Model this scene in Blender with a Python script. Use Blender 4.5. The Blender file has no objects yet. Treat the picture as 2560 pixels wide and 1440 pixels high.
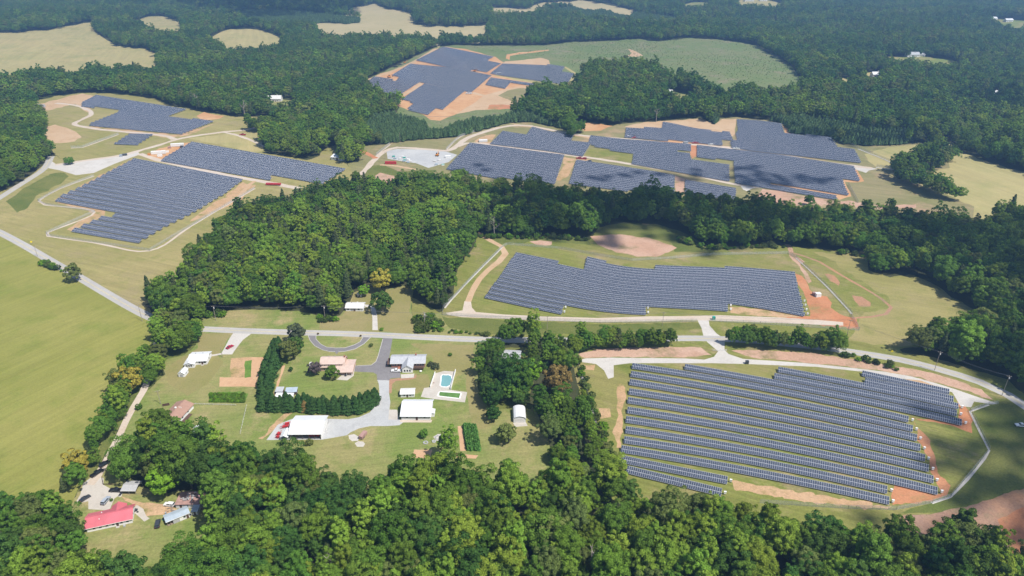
import bpy, bmesh, math, random, time
import numpy as np
from mathutils import Vector, Matrix
from mathutils.geometry import delaunay_2d_cdt
T0 = time.time()
random.seed(7); RNG = np.random.default_rng(7)
SC = bpy.context.scene
COL = SC.collection
R = math.radians

# ------------------------------------------------------------------ camera, world, sun, exposure
F, W2, H2, PITCH, CAMH = 1780.0, 1280.0, 720.0, R(27.0), 230.0
cam_d = bpy.data.cameras.new('camera'); cam = bpy.data.objects.new('camera', cam_d); COL.objects.link(cam)
cam.location = (0, 0, CAMH); cam.rotation_euler = (R(90) - PITCH, 0, 0)
cam_d.sensor_width = 36; cam_d.lens = 36 * F / 2560; cam_d.clip_start = 1; cam_d.clip_end = 30000
SC.camera = cam
SUN_EL, SUN_AZ = R(57), R(125)          # azimuth clockwise from +Y
SUN = Vector((math.sin(SUN_AZ) * math.cos(SUN_EL), math.cos(SUN_AZ) * math.cos(SUN_EL), math.sin(SUN_EL)))
wd = bpy.data.worlds.new('World'); SC.world = wd; wd.use_nodes = True
nt = wd.node_tree; bg = nt.nodes['Background']; sky = nt.nodes.new('ShaderNodeTexSky')
sky.sky_type = 'NISHITA'; sky.sun_disc = False; sky.sun_elevation = SUN_EL; sky.sun_rotation = SUN_AZ
sky.altitude = 300; sky.air_density = 1.0; sky.dust_density = 1.5
nt.links.new(sky.outputs[0], bg.inputs[0]); bg.inputs[1].default_value = 0.11
sd = bpy.data.lights.new('sun', 'SUN'); sd.energy = 5.0; sd.angle = R(0.6); sd.color = (1, 0.955, 0.88)
sun = bpy.data.objects.new('sun', sd); COL.objects.link(sun)
sun.rotation_euler = SUN.to_track_quat('Z', 'Y').to_euler(); sun.location = (0, 0, 900)
SC.view_settings.view_transform = 'Standard'; SC.view_settings.look = 'None'
SC.view_settings.exposure = 0.36; SC.view_settings.gamma = 1; SC.view_settings.use_curve_mapping = False
SC.cycles.max_bounces = 6; SC.cycles.diffuse_bounces = 2; SC.cycles.glossy_bounces = 2
SC.cycles.transparent_max_bounces = 8; SC.cycles.transmission_bounces = 3; SC.cycles.volume_bounces = 0
SC.cycles.use_denoising = True; SC.cycles.denoiser = 'OPENIMAGEDENOISE'; SC.cycles.denoising_input_passes = 'RGB_ALBEDO_NORMAL'

# ------------------------------------------------------------------ terrain and picture-to-ground
CT, ST = math.cos(PITCH), math.sin(PITCH)
def terr(x, y):
    x = np.asarray(x, float); y = np.asarray(y, float)
    k = np.clip((y - 250) / 500, 0, 1)
    z = 1.6 * np.sin(x / 95 + 1.3) * np.cos(y / 120 + .4) + 3.2 * k * np.sin(x / 230 + y / 310 + 2) + 2.5 * k * np.cos(y / 190 - x / 380)
    k2 = np.clip((y - 1000) / 500, 0, 1)
    return z + 6.5 * k2 * np.sin(x / 118 + y / 175 + .6) * np.cos(y / 240 - x / 300)
def P(px, py, h=0.0):
    px = np.asarray(px, float); py = np.asarray(py, float)
    u = (px - W2) / F; v = (py - H2) / F
    dx, dy, dz = u, CT - v * ST, -ST - v * CT
    dz = np.minimum(dz, -0.02)
    t = (CAMH - h) / -dz
    for _ in range(14):
        t = (CAMH - h - terr(dx * t, dy * t)) / -dz
    x, y = dx * t, dy * t
    return np.stack([x, y, terr(x, y)], -1)
def P1(px, py, h=0.0):
    return Vector(P(px, py, h))
def proj(x, y, z):
    rx = x; ry = y; rz = z - CAMH
    d = ry * CT - rz * ST; up = ry * ST + rz * CT
    return W2 + F * rx / d, H2 - F * up / d, d
def parse(s):
    out = []
    for tok in s.split():
        f = tok[-1] if tok[-1] in 'tb' else 'b'
        a, b = tok.rstrip('tb').split(',')
        out.append((float(a), float(b), f == 't'))
    return out
def subdiv(pts, step):
    out = []
    n = len(pts)
    for i in range(n):
        a, b = pts[i], pts[(i + 1) % n]
        m = max(1, int(math.hypot(b[0] - a[0], b[1] - a[1]) / step))
        for k in range(m):
            f = k / m
            out.append((a[0] + (b[0] - a[0]) * f, a[1] + (b[1] - a[1]) * f, (a[2] + (b[2] - a[2]) * f)))
    return out
def poly_world(s, jit=0.0, th=15.0, step=14):
    pts = subdiv([(a, b, th if t else 0.0) for a, b, t in parse(s)], step)
    a = np.array(pts)
    if jit:
        n = len(a); e = RNG.normal(0, 1, (n, 2)); e = (e + np.roll(e, 1, 0) * .6)
        a[:, 0] += e[:, 0] * jit; a[:, 1] += e[:, 1] * jit * .5
    w = P(a[:, 0], a[:, 1], a[:, 2])
    return w[:, :2]
def inside(pts, poly):
    x, y = pts[:, 0], pts[:, 1]; c = np.zeros(len(pts), bool)
    bb = (x >= poly[:, 0].min()) & (x <= poly[:, 0].max()) & (y >= poly[:, 1].min()) & (y <= poly[:, 1].max())
    idx = np.nonzero(bb)[0]
    if len(idx) == 0: return c
    xs, ys = x[idx], y[idx]; r = np.zeros(len(idx), bool)
    n = len(poly)
    for i in range(n):
        x1, y1 = poly[i]; x2, y2 = poly[i - 1]
        if y1 == y2: continue
        m = ((y1 > ys) != (y2 > ys)) & (xs < (x2 - x1) * (ys - y1) / (y2 - y1) + x1)
        r ^= m
    c[idx] = r
    return c

# ------------------------------------------------------------------ object helpers
def tag(o, label=None, cat=None, group=None, kind=None):
    if label: o['label'] = label
    if cat: o['category'] = cat
    if group: o['group'] = group
    if kind: o['kind'] = kind
    return o
def link(o, parent=None):
    COL.objects.link(o)
    if parent: o.parent = parent
    return o
def empty(name, loc, rz=0.0):
    o = bpy.data.objects.new(name, None); o.location = loc; o.rotation_euler = (0, 0, rz)
    o.empty_display_size = 1
    return link(o)
def np_mesh(name, verts, quads, mats=(), midx=None):
    me = bpy.data.meshes.new(name)
    v = np.asarray(verts, np.float32); q = np.asarray(quads, np.int32)
    k = q.shape[1]
    me.vertices.add(len(v)); me.vertices.foreach_set('co', v.ravel())
    me.loops.add(q.size); me.loops.foreach_set('vertex_index', q.ravel())
    me.polygons.add(len(q)); me.polygons.foreach_set('loop_start', np.arange(0, q.size, k, dtype=np.int32))
    try: me.polygons.foreach_set('loop_total', np.full(len(q), k, np.int32))
    except Exception: pass
    for m in mats: me.materials.append(m)
    if midx is not None: me.polygons.foreach_set('material_index', np.asarray(midx, np.int32))
    me.update(calc_edges=True)
    return me
class MB:
    """collects shapes, builds them as one mesh object"""
    def __init__(s): s.v = []; s.f = []; s.m = []
    def poly(s, pts, m=0):
        b = len(s.v); s.v += [tuple(p) for p in pts]; s.f.append(list(range(b, b + len(pts)))); s.m.append(m)
    def box(s, x0, x1, y0, y1, z0, z1, m=0):
        b = len(s.v)
        s.v += [(x0, y0, z0), (x1, y0, z0), (x1, y1, z0), (x0, y1, z0), (x0, y0, z1), (x1, y0, z1), (x1, y1, z1), (x0, y1, z1)]
        for q in ((0, 3, 2, 1), (4, 5, 6, 7), (0, 1, 5, 4), (1, 2, 6, 5), (2, 3, 7, 6), (3, 0, 4, 7)):
            s.f.append([b + i for i in q]); s.m.append(m)
        return s
    def prism(s, outline, y0, y1, m=0):
        """outline in x,z swept along y"""
        b = len(s.v); n = len(outline)
        s.v += [(x, y0, z) for x, z in outline] + [(x, y1, z) for x, z in outline]
        s.f.append([b + i for i in range(n)]); s.m.append(m)
        s.f.append([b + n + i for i in reversed(range(n))]); s.m.append(m)
        for i in range(n):
            j = (i + 1) % n
            s.f.append([b + i, b + n + i, b + n + j, b + j]); s.m.append(m)
        return s
    def prismx(s, outline, x0, x1, m=0):
        """outline in y,z swept along x"""
        b = len(s.v); n = len(outline)
        s.v += [(x0, y, z) for y, z in outline] + [(x1, y, z) for y, z in outline]
        s.f.append([b + i for i in reversed(range(n))]); s.m.append(m)
        s.f.append([b + n + i for i in range(n)]); s.m.append(m)
        for i in range(n):
            j = (i + 1) % n
            s.f.append([b + i, b + j, b + n + j, b + n + i]); s.m.append(m)
        return s
    def tube(s, p, q, r0, r1=None, n=6, m=0, caps=True):
        r1 = r0 if r1 is None else r1
        p, q = Vector(p), Vector(q); d = (q - p).normalized()
        a = d.orthogonal().normalized(); c = d.cross(a); b = len(s.v)
        for o, r in ((p, r0), (q, r1)):
            for i in range(n):
                t = 2 * math.pi * i / n
                s.v.append(tuple(o + a * (r * math.cos(t)) + c * (r * math.sin(t))))
        for i in range(n):
            j = (i + 1) % n
            s.f.append([b + i, b + j, b + n + j, b + n + i]); s.m.append(m)
        if caps:
            s.f.append([b + i for i in reversed(range(n))]); s.m.append(m)
            s.f.append([b + n + i for i in range(n)]); s.m.append(m)
        return s
    def mesh(s, name, mats):
        me = bpy.data.meshes.new(name); me.from_pydata(s.v, [], s.f)
        for x in (mats if isinstance(mats, (list, tuple)) else [mats]): me.materials.append(x)
        me.polygons.foreach_set('material_index', s.m); me.update()
        return me
    def build(s, name, mats, parent=None, bevel=0):
        o = bpy.data.objects.new(name, s.mesh(name, mats)); link(o, parent)
        return o

# ------------------------------------------------------------------ materials
MATS = {}
def mat(name, col, rough=.8, metal=0, spec=.3, noise=None, bump=None):
    """principled; noise=(scale, amount) varies the value, bump=(scale, strength)"""
    if name in MATS: return MATS[name]
    m = bpy.data.materials.new(name); m.use_nodes = True; t = m.node_tree; b = t.nodes['Principled BSDF']
    b.inputs['Base Color'].default_value = (*col, 1); b.inputs['Roughness'].default_value = rough
    b.inputs['Metallic'].default_value = metal; b.inputs['Specular IOR Level'].default_value = spec
    if noise:
        tc = t.nodes.new('ShaderNodeTexCoord'); n = t.nodes.new('ShaderNodeTexNoise'); n.inputs['Scale'].default_value = noise[0]; n.inputs['Detail'].default_value = 5
        n.inputs['Roughness'].default_value = .65
        mr = t.nodes.new('ShaderNodeMapRange'); mr.inputs['From Min'].default_value = .3; mr.inputs['From Max'].default_value = .7
        mr.inputs['To Min'].default_value = 1 - noise[1]; mr.inputs['To Max'].default_value = 1 + noise[1]
        hs = t.nodes.new('ShaderNodeHueSaturation'); hs.inputs['Color'].default_value = (*col, 1)
        t.links.new(tc.outputs['Object'], n.inputs['Vector']); t.links.new(n.outputs[0], mr.inputs[0])
        t.links.new(mr.outputs[0], hs.inputs['Value']); t.links.new(hs.outputs[0], b.inputs['Base Color'])
    MATS[name] = m
    return m
def ground_mat(name, cols, s1=.012, s2=.09, s3=1.1, fine=.35, stripes=None, bias=.5, contrast=.14, streak=None):
    """ground: colour A<->B in broad patches, C in smaller patches, fine grain; world coordinates"""
    if name in MATS: return MATS[name]
    m = bpy.data.materials.new(name); m.use_nodes = True; t = m.node_tree; N = t.nodes.new; L = t.links.new
    b = t.nodes['Principled BSDF']; b.inputs['Roughness'].default_value = .95; b.inputs['Specular IOR Level'].default_value = .1
    g = N('ShaderNodeNewGeometry')
    def noise(sc, det=4, off=0.0, rough=.6):
        mp = N('ShaderNodeMapping'); mp.inputs['Location'].default_value = (off, off * 1.7, 0); n = N('ShaderNodeTexNoise')
        n.inputs['Scale'].default_value = sc; n.inputs['Detail'].default_value = det; n.inputs['Roughness'].default_value = rough
        L(g.outputs['Position'], mp.inputs[0]); L(mp.outputs[0], n.inputs['Vector']); return n.outputs[0]
    def ramp(src, a, bb):
        r = N('ShaderNodeMapRange'); r.inputs['From Min'].default_value = a; r.inputs['From Max'].default_value = bb; L(src, r.inputs[0]); return r.outputs[0]
    def mix(f, a, c):
        x = N('ShaderNodeMix'); x.data_type = 'RGBA'
        if hasattr(f, 'node'): L(f, x.inputs[0])
        else: x.inputs[0].default_value = f
        for i, v in ((6, a), (7, c)):
            if hasattr(v, 'node'): L(v, x.inputs[i])
            else: x.inputs[i].default_value = (*v, 1)
        return x.outputs[2]
    seed = (sum(map(ord, name)) % 97) * 31.0
    c = mix(ramp(noise(s1, 5, seed), bias - contrast, bias + contrast), cols[0], cols[1])
    c = mix(ramp(noise(s2, 6, seed + 57, .7), .5, .74), c, cols[2])
    if len(cols) > 3: c = mix(ramp(noise(s2 * .45, 7, seed + 157, .72), .53, .66), c, cols[3])
    if streak:                                                       # long soft mowing streaks: angle, width in metres, amount
        mp = N('ShaderNodeMapping'); mp.vector_type = 'TEXTURE'; mp.inputs['Rotation'].default_value = (0, 0, streak[0]); mp.inputs['Scale'].default_value = (streak[1] * 22, streak[1], 1); n = N('ShaderNodeTexNoise')
        n.inputs['Scale'].default_value = 1; n.inputs['Detail'].default_value = 4; n.inputs['Roughness'].default_value = .7; n.inputs['Distortion'].default_value = .35
        L(g.outputs['Position'], mp.inputs[0]); L(mp.outputs[0], n.inputs['Vector']); r = N('ShaderNodeMapRange'); r.inputs['From Min'].default_value = .3; r.inputs['From Max'].default_value = .7
        r.inputs['To Min'].default_value = 1 - streak[2]; r.inputs['To Max'].default_value = 1 + streak[2]; hs = N('ShaderNodeHueSaturation'); L(n.outputs[0], r.inputs[0]); L(r.outputs[0], hs.inputs['Value']); L(c, hs.inputs['Color']); c = hs.outputs[0]
    if stripes:
        mp = N('ShaderNodeMapping'); mp.inputs['Rotation'].default_value = (0, 0, stripes[0]); w = N('ShaderNodeTexWave')
        w.inputs['Scale'].default_value = stripes[1]; w.inputs['Distortion'].default_value = stripes[3] if len(stripes) > 3 else 3; w.inputs['Detail'].default_value = 3; w.inputs['Detail Scale'].default_value = .6
        L(g.outputs['Position'], mp.inputs[0]); L(mp.outputs[0], w.inputs['Vector'])
        hs = N('ShaderNodeHueSaturation'); r = N('ShaderNodeMapRange'); r.inputs['To Min'].default_value = 1 - stripes[2]; r.inputs['To Max'].default_value = 1 + stripes[2]
        L(w.outputs['Fac'], r.inputs[0]); L(r.outputs[0], hs.inputs['Value']); L(c, hs.inputs['Color']); c = hs.outputs[0]
    hs = N('ShaderNodeHueSaturation'); r = N('ShaderNodeMapRange'); r.inputs['From Min'].default_value = .25; r.inputs['From Max'].default_value = .75
    r.inputs['To Min'].default_value = 1 - fine; r.inputs['To Max'].default_value = 1 + fine
    L(noise(s3, 4, 11, .75), r.inputs[0]); L(r.outputs[0], hs.inputs['Value']); L(c, hs.inputs['Color'])
    L(hs.outputs[0], b.inputs['Base Color'])
    MATS[name] = m
    return m
def leaf_mat(name, col, var=.25, hue=.03, trans=.3):
    m = bpy.data.materials.new(name); m.use_nodes = True; t = m.node_tree; N = t.nodes.new; L = t.links.new
    t.nodes.clear(); out = N('ShaderNodeOutputMaterial'); df = N('ShaderNodeBsdfDiffuse'); tr = N('ShaderNodeBsdfTranslucent'); mx = N('ShaderNodeMixShader'); mx.inputs[0].default_value = trans
    oi = N('ShaderNodeObjectInfo'); g = N('ShaderNodeNewGeometry')
    hs = N('ShaderNodeHueSaturation'); hs.inputs['Color'].default_value = (*col, 1)
    a = N('ShaderNodeMapRange'); a.inputs['To Min'].default_value = .5 - hue * .7; a.inputs['To Max'].default_value = .5 + hue * .55; L(oi.outputs['Random'], a.inputs[0]); L(a.outputs[0], hs.inputs['Hue'])
    wn = N('ShaderNodeTexWhiteNoise'); wn.noise_dimensions = '1D'; L(oi.outputs['Random'], wn.inputs['W'])
    v = N('ShaderNodeMapRange'); v.inputs['To Min'].default_value = 1 - var; v.inputs['To Max'].default_value = 1 + var; L(wn.outputs['Value'], v.inputs[0])
    i = N('ShaderNodeMapRange'); i.inputs['To Min'].default_value = .72; i.inputs['To Max'].default_value = 1.28; L(g.outputs['Random Per Island'], i.inputs[0])
    mu = N('ShaderNodeMath'); mu.operation = 'MULTIPLY'; L(v.outputs[0], mu.inputs[0]); L(i.outputs[0], mu.inputs[1]); L(mu.outputs[0], hs.inputs['Value'])
    L(hs.outputs[0], df.inputs[0]); L(hs.outputs[0], tr.inputs[0]); L(df.outputs[0], mx.inputs[1]); L(tr.outputs[0], mx.inputs[2]); L(mx.outputs[0], out.inputs[0])
    MATS[name] = m
    return m

G = {}
G['forest_floor'] = ground_mat('forest_floor', [(.045, .055, .022), (.06, .06, .03), (.035, .05, .018)])
G['hay'] = ground_mat('hay_grass', [(.185, .195, .042), (.255, .24, .07), (.15, .185, .034)], s1=.009, s2=.03, streak=(1.02, 2.6, .13), fine=.2, contrast=.2)
G['pasture'] = ground_mat('pasture_grass', [(.235, .215, .075), (.29, .245, .105), (.19, .195, .055), (.27, .225, .11)], s1=.009, s2=.06, fine=.25, streak=(-.4, 3, .14))
G['tan'] = ground_mat('dry_field_grass', [(.37, .305, .14), (.33, .29, .13), (.25, .245, .095), (.29, .27, .11)], s1=.007, s2=.018, fine=.14, streak=(1.9, 9, .12), contrast=.2)
G['mown'] = ground_mat('mown_hay_field', [(.41, .34, .19), (.37, .315, .165), (.31, .28, .14)], s1=.006, s2=.02, fine=.1, stripes=(1.2, .02, .07, 6))
G['lawn'] = ground_mat('lawn_grass', [(.155, .195, .05), (.245, .225, .09), (.125, .18, .035), (.31, .25, .125)], s1=.024, s2=.06, fine=.3, streak=(.2, 1.6, .14), contrast=.1)
G['dry_lawn'] = ground_mat('dry_lawn_grass', [(.26, .22, .10), (.22, .20, .075), (.19, .19, .06)], s1=.02, s2=.06, fine=.2)
G['site'] = ground_mat('array_site_grass', [(.165, .18, .042), (.22, .20, .07), (.125, .155, .03), (.27, .215, .11)], s1=.014, s2=.06, fine=.3, streak=(2.67, 2.0, .2))
G['site_far'] = ground_mat('array_site_dry_grass', [(.20, .19, .08), (.24, .205, .105), (.16, .165, .06), (.33, .235, .14)], s1=.010, s2=.04, fine=.2, streak=(2.67, 4, .15))
G['scrub'] = ground_mat('clearcut_scrub', [(.125, .17, .06), (.17, .18, .085), (.10, .155, .045), (.21, .19, .12)], s1=.010, s2=.05, s3=.35, fine=.35)
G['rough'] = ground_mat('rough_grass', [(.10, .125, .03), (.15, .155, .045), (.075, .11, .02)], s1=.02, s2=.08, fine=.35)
G['worn'] = ground_mat('worn_clay', [(.42, .265, .145), (.45, .30, .18), (.26, .20, .08), (.19, .18, .055)], s1=.03, s2=.11, fine=.3)
G['dirt'] = ground_mat('orange_clay', [(.46, .25, .12), (.50, .31, .17), (.38, .185, .085)], s1=.02, s2=.07, fine=.2)
G['red'] = ground_mat('red_clay', [(.42, .17, .08), (.45, .22, .12), (.32, .14, .065), (.27, .19, .08)], s1=.02, s2=.09, fine=.25)
G['pale'] = ground_mat('pale_dirt', [(.47, .34, .22), (.44, .30, .18), (.37, .24, .13)], s1=.02, s2=.09, fine=.18)
G['till'] = ground_mat('tilled_soil', [(.47, .29, .17), (.50, .33, .20), (.42, .24, .135)], s1=.05, s2=.2, fine=.12)
G['gravel'] = ground_mat('gravel', [(.46, .43, .39), (.50, .475, .44), (.40, .37, .33)], s1=.03, s2=.1, fine=.14)
G['gravel_tan'] = ground_mat('tan_gravel', [(.47, .39, .31), (.50, .43, .36), (.43, .34, .26)], s1=.02, s2=.08, fine=.14)
G['stone'] = ground_mat('blue_grey_stone', [(.38, .385, .385), (.44, .44, .43), (.33, .33, .33)], s1=.03, s2=.12, fine=.14)
G['road'] = ground_mat('worn_asphalt', [(.36, .345, .325), (.40, .385, .36), (.33, .315, .30)], s1=.02, s2=.1, fine=.08)
G['asphalt'] = ground_mat('dark_asphalt', [(.18, .17, .172), (.215, .205, .205), (.155, .145, .15)], s1=.05, s2=.2, fine=.12)
G['concrete'] = ground_mat('concrete', [(.44, .40, .35), (.48, .45, .40), (.38, .345, .30)], s1=.05, s2=.2, fine=.08)
G['basin'] = ground_mat('basin_clay', [(.42, .26, .18), (.46, .31, .23), (.33, .20, .13), (.22, .18, .09)], s1=.03, s2=.1, fine=.25)
G['bank'] = ground_mat('eroded_bank', [(.30, .19, .14), (.37, .20, .11), (.21, .175, .10)], s1=.02, s2=.07, fine=.3)
G['crop'] = ground_mat('garden_green', [(.09, .17, .03), (.14, .22, .04), (.07, .13, .025)], s1=.1, s2=.5, fine=.3)

def put(px, py): return P1(px, py)
# ------------------------------------------------------------------ ground zones (lowest first)
# (name, label, material, outline, edge roughness, canopy height where the outline follows tree tops)
C1 = "-150,512 0,482 50,457 90,427 120,402 140,388 143,365t 120,345t 105,335t 112,315 100,300 80,262t 90,250 150,240 205,232 300,235 390,248 430,265 520,282 590,292 690,290 690,300 680,318 660,340 655,362 668,384 700,390 766,400 800,392 815,372 840,362 870,385t 868,408 900,412 935,396 985,395 985,440t 930,440t 850,447t 790,452t 745,467t 640,492t 570,522t 540,562t 490,582t 480,622t 450,652t 440,692t 400,692t 350,712t 342,745 375,772 388,800t 378,806t 365,832t 335,880t 310,905t 283,945t 260,985t 246,1010t 238,1040t 226,1075t 203,1105t 183,1135t 163,1180t 148,1215t 100,1213t 40,1238t 0,1250t -150,1265t"
C3 = "490,782 595,775 681,775 749,778 817,795 851,788 872,763 884,731 918,717 969,724 1000,716 1034,709 1030,742 1027,776 1040,806 1105,778 1130,800 1195,846 1192,890t 1198,985 1225,1024 1325,1022 1330,1012 1350,1050 1372,1100 1378,1150 1362,1172t 1326,1181t 1292,1168t 1258,1156t 1221,1181t 1190,1168t 1140,1156t 1122,1132t 1088,1124t 1071,1139t 1020,1142t 996,1129t 959,1142t 950,1175t 925,1200t 912,1157t 884,1156t 850,1170t 836,1144t 810,1122t 749,1122t 680,1105t 612,1105t 585,1092t 545,1095t 510,1088t 408,1064t 357,1057t 330,1074t 300,1097t 288,1124t 300,1158 316,1184 334,1200 352,1218 420,1232 480,1224 535,1234 522,1264t 512,1292t 505,1330t 442,1334t 374,1348t 354,1368t 306,1366t 258,1356t 204,1352t 172,1318t 172,1265 188,1242 205,1210 235,1182 252,1157 268,1124 288,1087 303,1057 322,1024 345,992 368,978 385,962 412,935 400,905 420,897 462,888 500,850 505,815"
C3B = "1255,870 1330,868 1332,900 1335,960 1320,995 1285,985 1262,940"
C45 = "1030,742 1027,776 1040,806 1105,778 1112,768 1134,738 1138,692 1153,662 1161,642 1186,616 1193,592 1260,594 1330,594 1400,587 1470,600 1497,570 1560,556 1640,562 1700,578 1745,602 1760,617 1865,617 1965,613 1986,618 2074,625 2095,628 2176,634 2170,674 2227,692 2272,685 2330,706 2381,743 2432,771 2469,808 2476,838 2398,850 2364,860 2300,868 2262,870 2250,874 2258,880 2330,894 2449,928 2517,948 2560,985 2720,1060 2720,1345t 2560,1345t 2524,1335t 2507,1328t 2483,1294t 2432,1283t 2374,1290t 2347,1321t 2285,1318t 2244,1304t 2187,1311t 2159,1290t 2108,1290t 2074,1277t 2047,1290t 2023,1277t 1972,1277t 1945,1287t 1921,1266t 1890,1256t 1887,1229t 1819,1212t 1775,1219t 1734,1209t 1667,1205t 1633,1185t 1609,1195t 1585,1185t 1565,1171t 1537,1181t 1515,1150 1490,1090 1470,1040 1455,1000 1442,960 1432,905 1452,880 1440,848t 1340,842 1195,846 1130,800"
C2 = "868,408 880,440 905,440t 930,450t 970,460t 990,444t 1080,434t 1200,439t 1300,454t 1370,472t 1420,466t 1500,468t 1560,478t 1640,474t 1700,484t 1760,492t 1840,494t 1900,508t 1960,508t 2020,515t 2060,518t 2130,514t 2200,528t 2300,534t 2400,537t 2440,535t 2470,532t 2520,505t 2560,502t 2720,490t 2720,480 2560,430 2483,409 2415,385 2395,378 2385,362 2367,338 2345,342t 2312,357 2260,361 2213,365 2159,364 2105,360 2087,352 2077,343 1978,335 1962,312 1940,306 1904,298 1854,293 1800,296 1786,311 1755,296 1684,300 1657,302 1609,305 1583,306 1539,312 1530,314 1430,303 1420,318t 1464,331 1420,326 1364,313 1326,305 1275,307 1200,327 1146,342 1020,352 962,361 905,366 896,374 900,405"
C6 = "905,204 1088,119 1109,116 1146,112 1190,114 1360,114 1428,106 1531,102 1599,97 1650,104 1710,95 1802,99 1887,112 1921,133 1966,157 1989,180 2023,201t 1938,218t 1890,221t 1843,211t 1822,231t 1785,218t 1751,197t 1734,184t 1700,170t 1684,180t 1633,160t 1565,138t 1531,145t 1480,148t 1460,163t 1456,194 1459,218 1436,225 1395,211t 1337,218t 1323,248 1320,272 1258,272t 1190,277t 1139,289t 1109,303t 1071,303t 1061,286t 1013,272t 983,265t 1000,235t 952,231t 932,225t 911,204"
FA = "-100,95 0,82 119,75 211,58 235,56 235,78 265,99 289,114 364,122 395,136 396,170t 340,163t 300,167t 218,167t 163,174t 112,167t 72,174t 0,180t -100,190t"
FB = "316,56 374,41 408,41 459,56 456,83t 391,80t 385,73t"
FC = "511,88t 551,80 579,73 647,73 681,85 708,100 691,112t 640,122t 565,121t"
FD = "783,58 860,59 900,58 900,48 860,38 877,20 938,10 949,17 1037,34 1034,61 1088,66 1190,65 1248,61 1218,68 1211,85t 1187,92t 1156,85t 1140,84t 1109,109 1095,102t 1088,85t 986,88t 850,87t 803,82t"
FE = "1221,20 1316,20 1361,5 1439,3 1449,0 1497,7 1592,27 1582,29t 1497,17t 1429,9t 1378,10t 1354,20t 1326,31t 1306,31t 1241,34t"
FG = "2176,141 2260,143 2300,140 2381,150 2415,158t 2350,155t 2230,152t"
FH = "2468,50 2500,48 2720,60 2720,74t 2540,70t 2490,60t"
FI = "1705,12 1740,5 1772,6 1770,15t 1710,17t"
FJ = "1830,2 1900,-6 1960,10 1950,18t 1850,13t"
FK = "2085,190 2130,200 2155,207 2110,206t"
FL2 = "655,250 705,248 740,252 735,258t 680,262t"
FM2 = "1650,235 1690,230 1760,240 1700,248t"
FN2 = "2150,185 2180,180 2210,183 2190,200t 2160,198t"
FO2 = "2455,232 2490,228 2505,238 2480,245t"
HSTRIP = '378,800 365,832 335,880 310,905 283,945 260,985 246,1010 238,1040 226,1075 203,1105 183,1135 163,1180 148,1225 172,1265 188,1242 205,1210 235,1182 252,1157 268,1124 288,1087 303,1057 322,1024 345,992 368,978 385,962 412,935 400,905 420,897 462,888 500,850 505,815 430,812'
FISTRIP = '1192,840 1258,845 1262,955 1285,1000 1330,1015 1325,1022 1225,1024 1198,985'
CLEAR_S = [HSTRIP, FISTRIP, C1, C3, C3B, C45, C2, C6, FA, FB, FC, FD, FE, FG, FH, FI, FJ, FK, FL2, FM2, FN2, FO2]
ROADC = [(128,391),(112,420),(85,440),(50,462),(0,494),(-40,520),(-55,545),(-30,567),(0,581),(60,613),(130,654),(200,694),(262,731),(330,770),(378,794),(430,812),(500,822),(560,825),(640,828),(740,831),(860,834),(960,838),(1060,843),(1180,848),(1300,850),(1420,851),(1560,849),(1680,846),(1765,846),(1860,850),(1960,859),(2060,869),(2140,881),(2250,899),(2350,924),(2450,955),(2520,987),(2570,1020),(2650,1070)]
def ribbon(pts, w, rag=0.0):
    a = P([p[0] for p in pts], [p[1] for p in pts])[:, :2]
    # smooth by Catmull-Rom
    q = []
    n = len(a)
    for i in range(n - 1):
        p0, p1, p2, p3 = a[max(i - 1, 0)], a[i], a[i + 1], a[min(i + 2, n - 1)]
        m = max(1, int(np.linalg.norm(p2 - p1) / 9))
        for k in range(m):
            t = k / m
            q.append(.5 * ((2 * p1) + (-p0 + p2) * t + (2 * p0 - 5 * p1 + 4 * p2 - p3) * t * t + (-p0 + 3 * p1 - 3 * p2 + p3) * t ** 3))
    q.append(a[-1]); q = np.array(q)
    d = np.gradient(q, axis=0); d /= np.linalg.norm(d, axis=1)[:, None] + 1e-9
    nrm = np.stack([-d[:, 1], d[:, 0]], 1)
    ww = np.broadcast_to(np.asarray(w, float), (len(q),))[:, None] / 2
    if rag: return np.concatenate([q + nrm * ww * (1 + RNG.normal(0, rag, (len(q), 1))), (q - nrm * ww * (1 + RNG.normal(0, rag, (len(q), 1))))[::-1]]), q
    return np.concatenate([q + nrm * ww, (q - nrm * ww)[::-1]]), q
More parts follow.
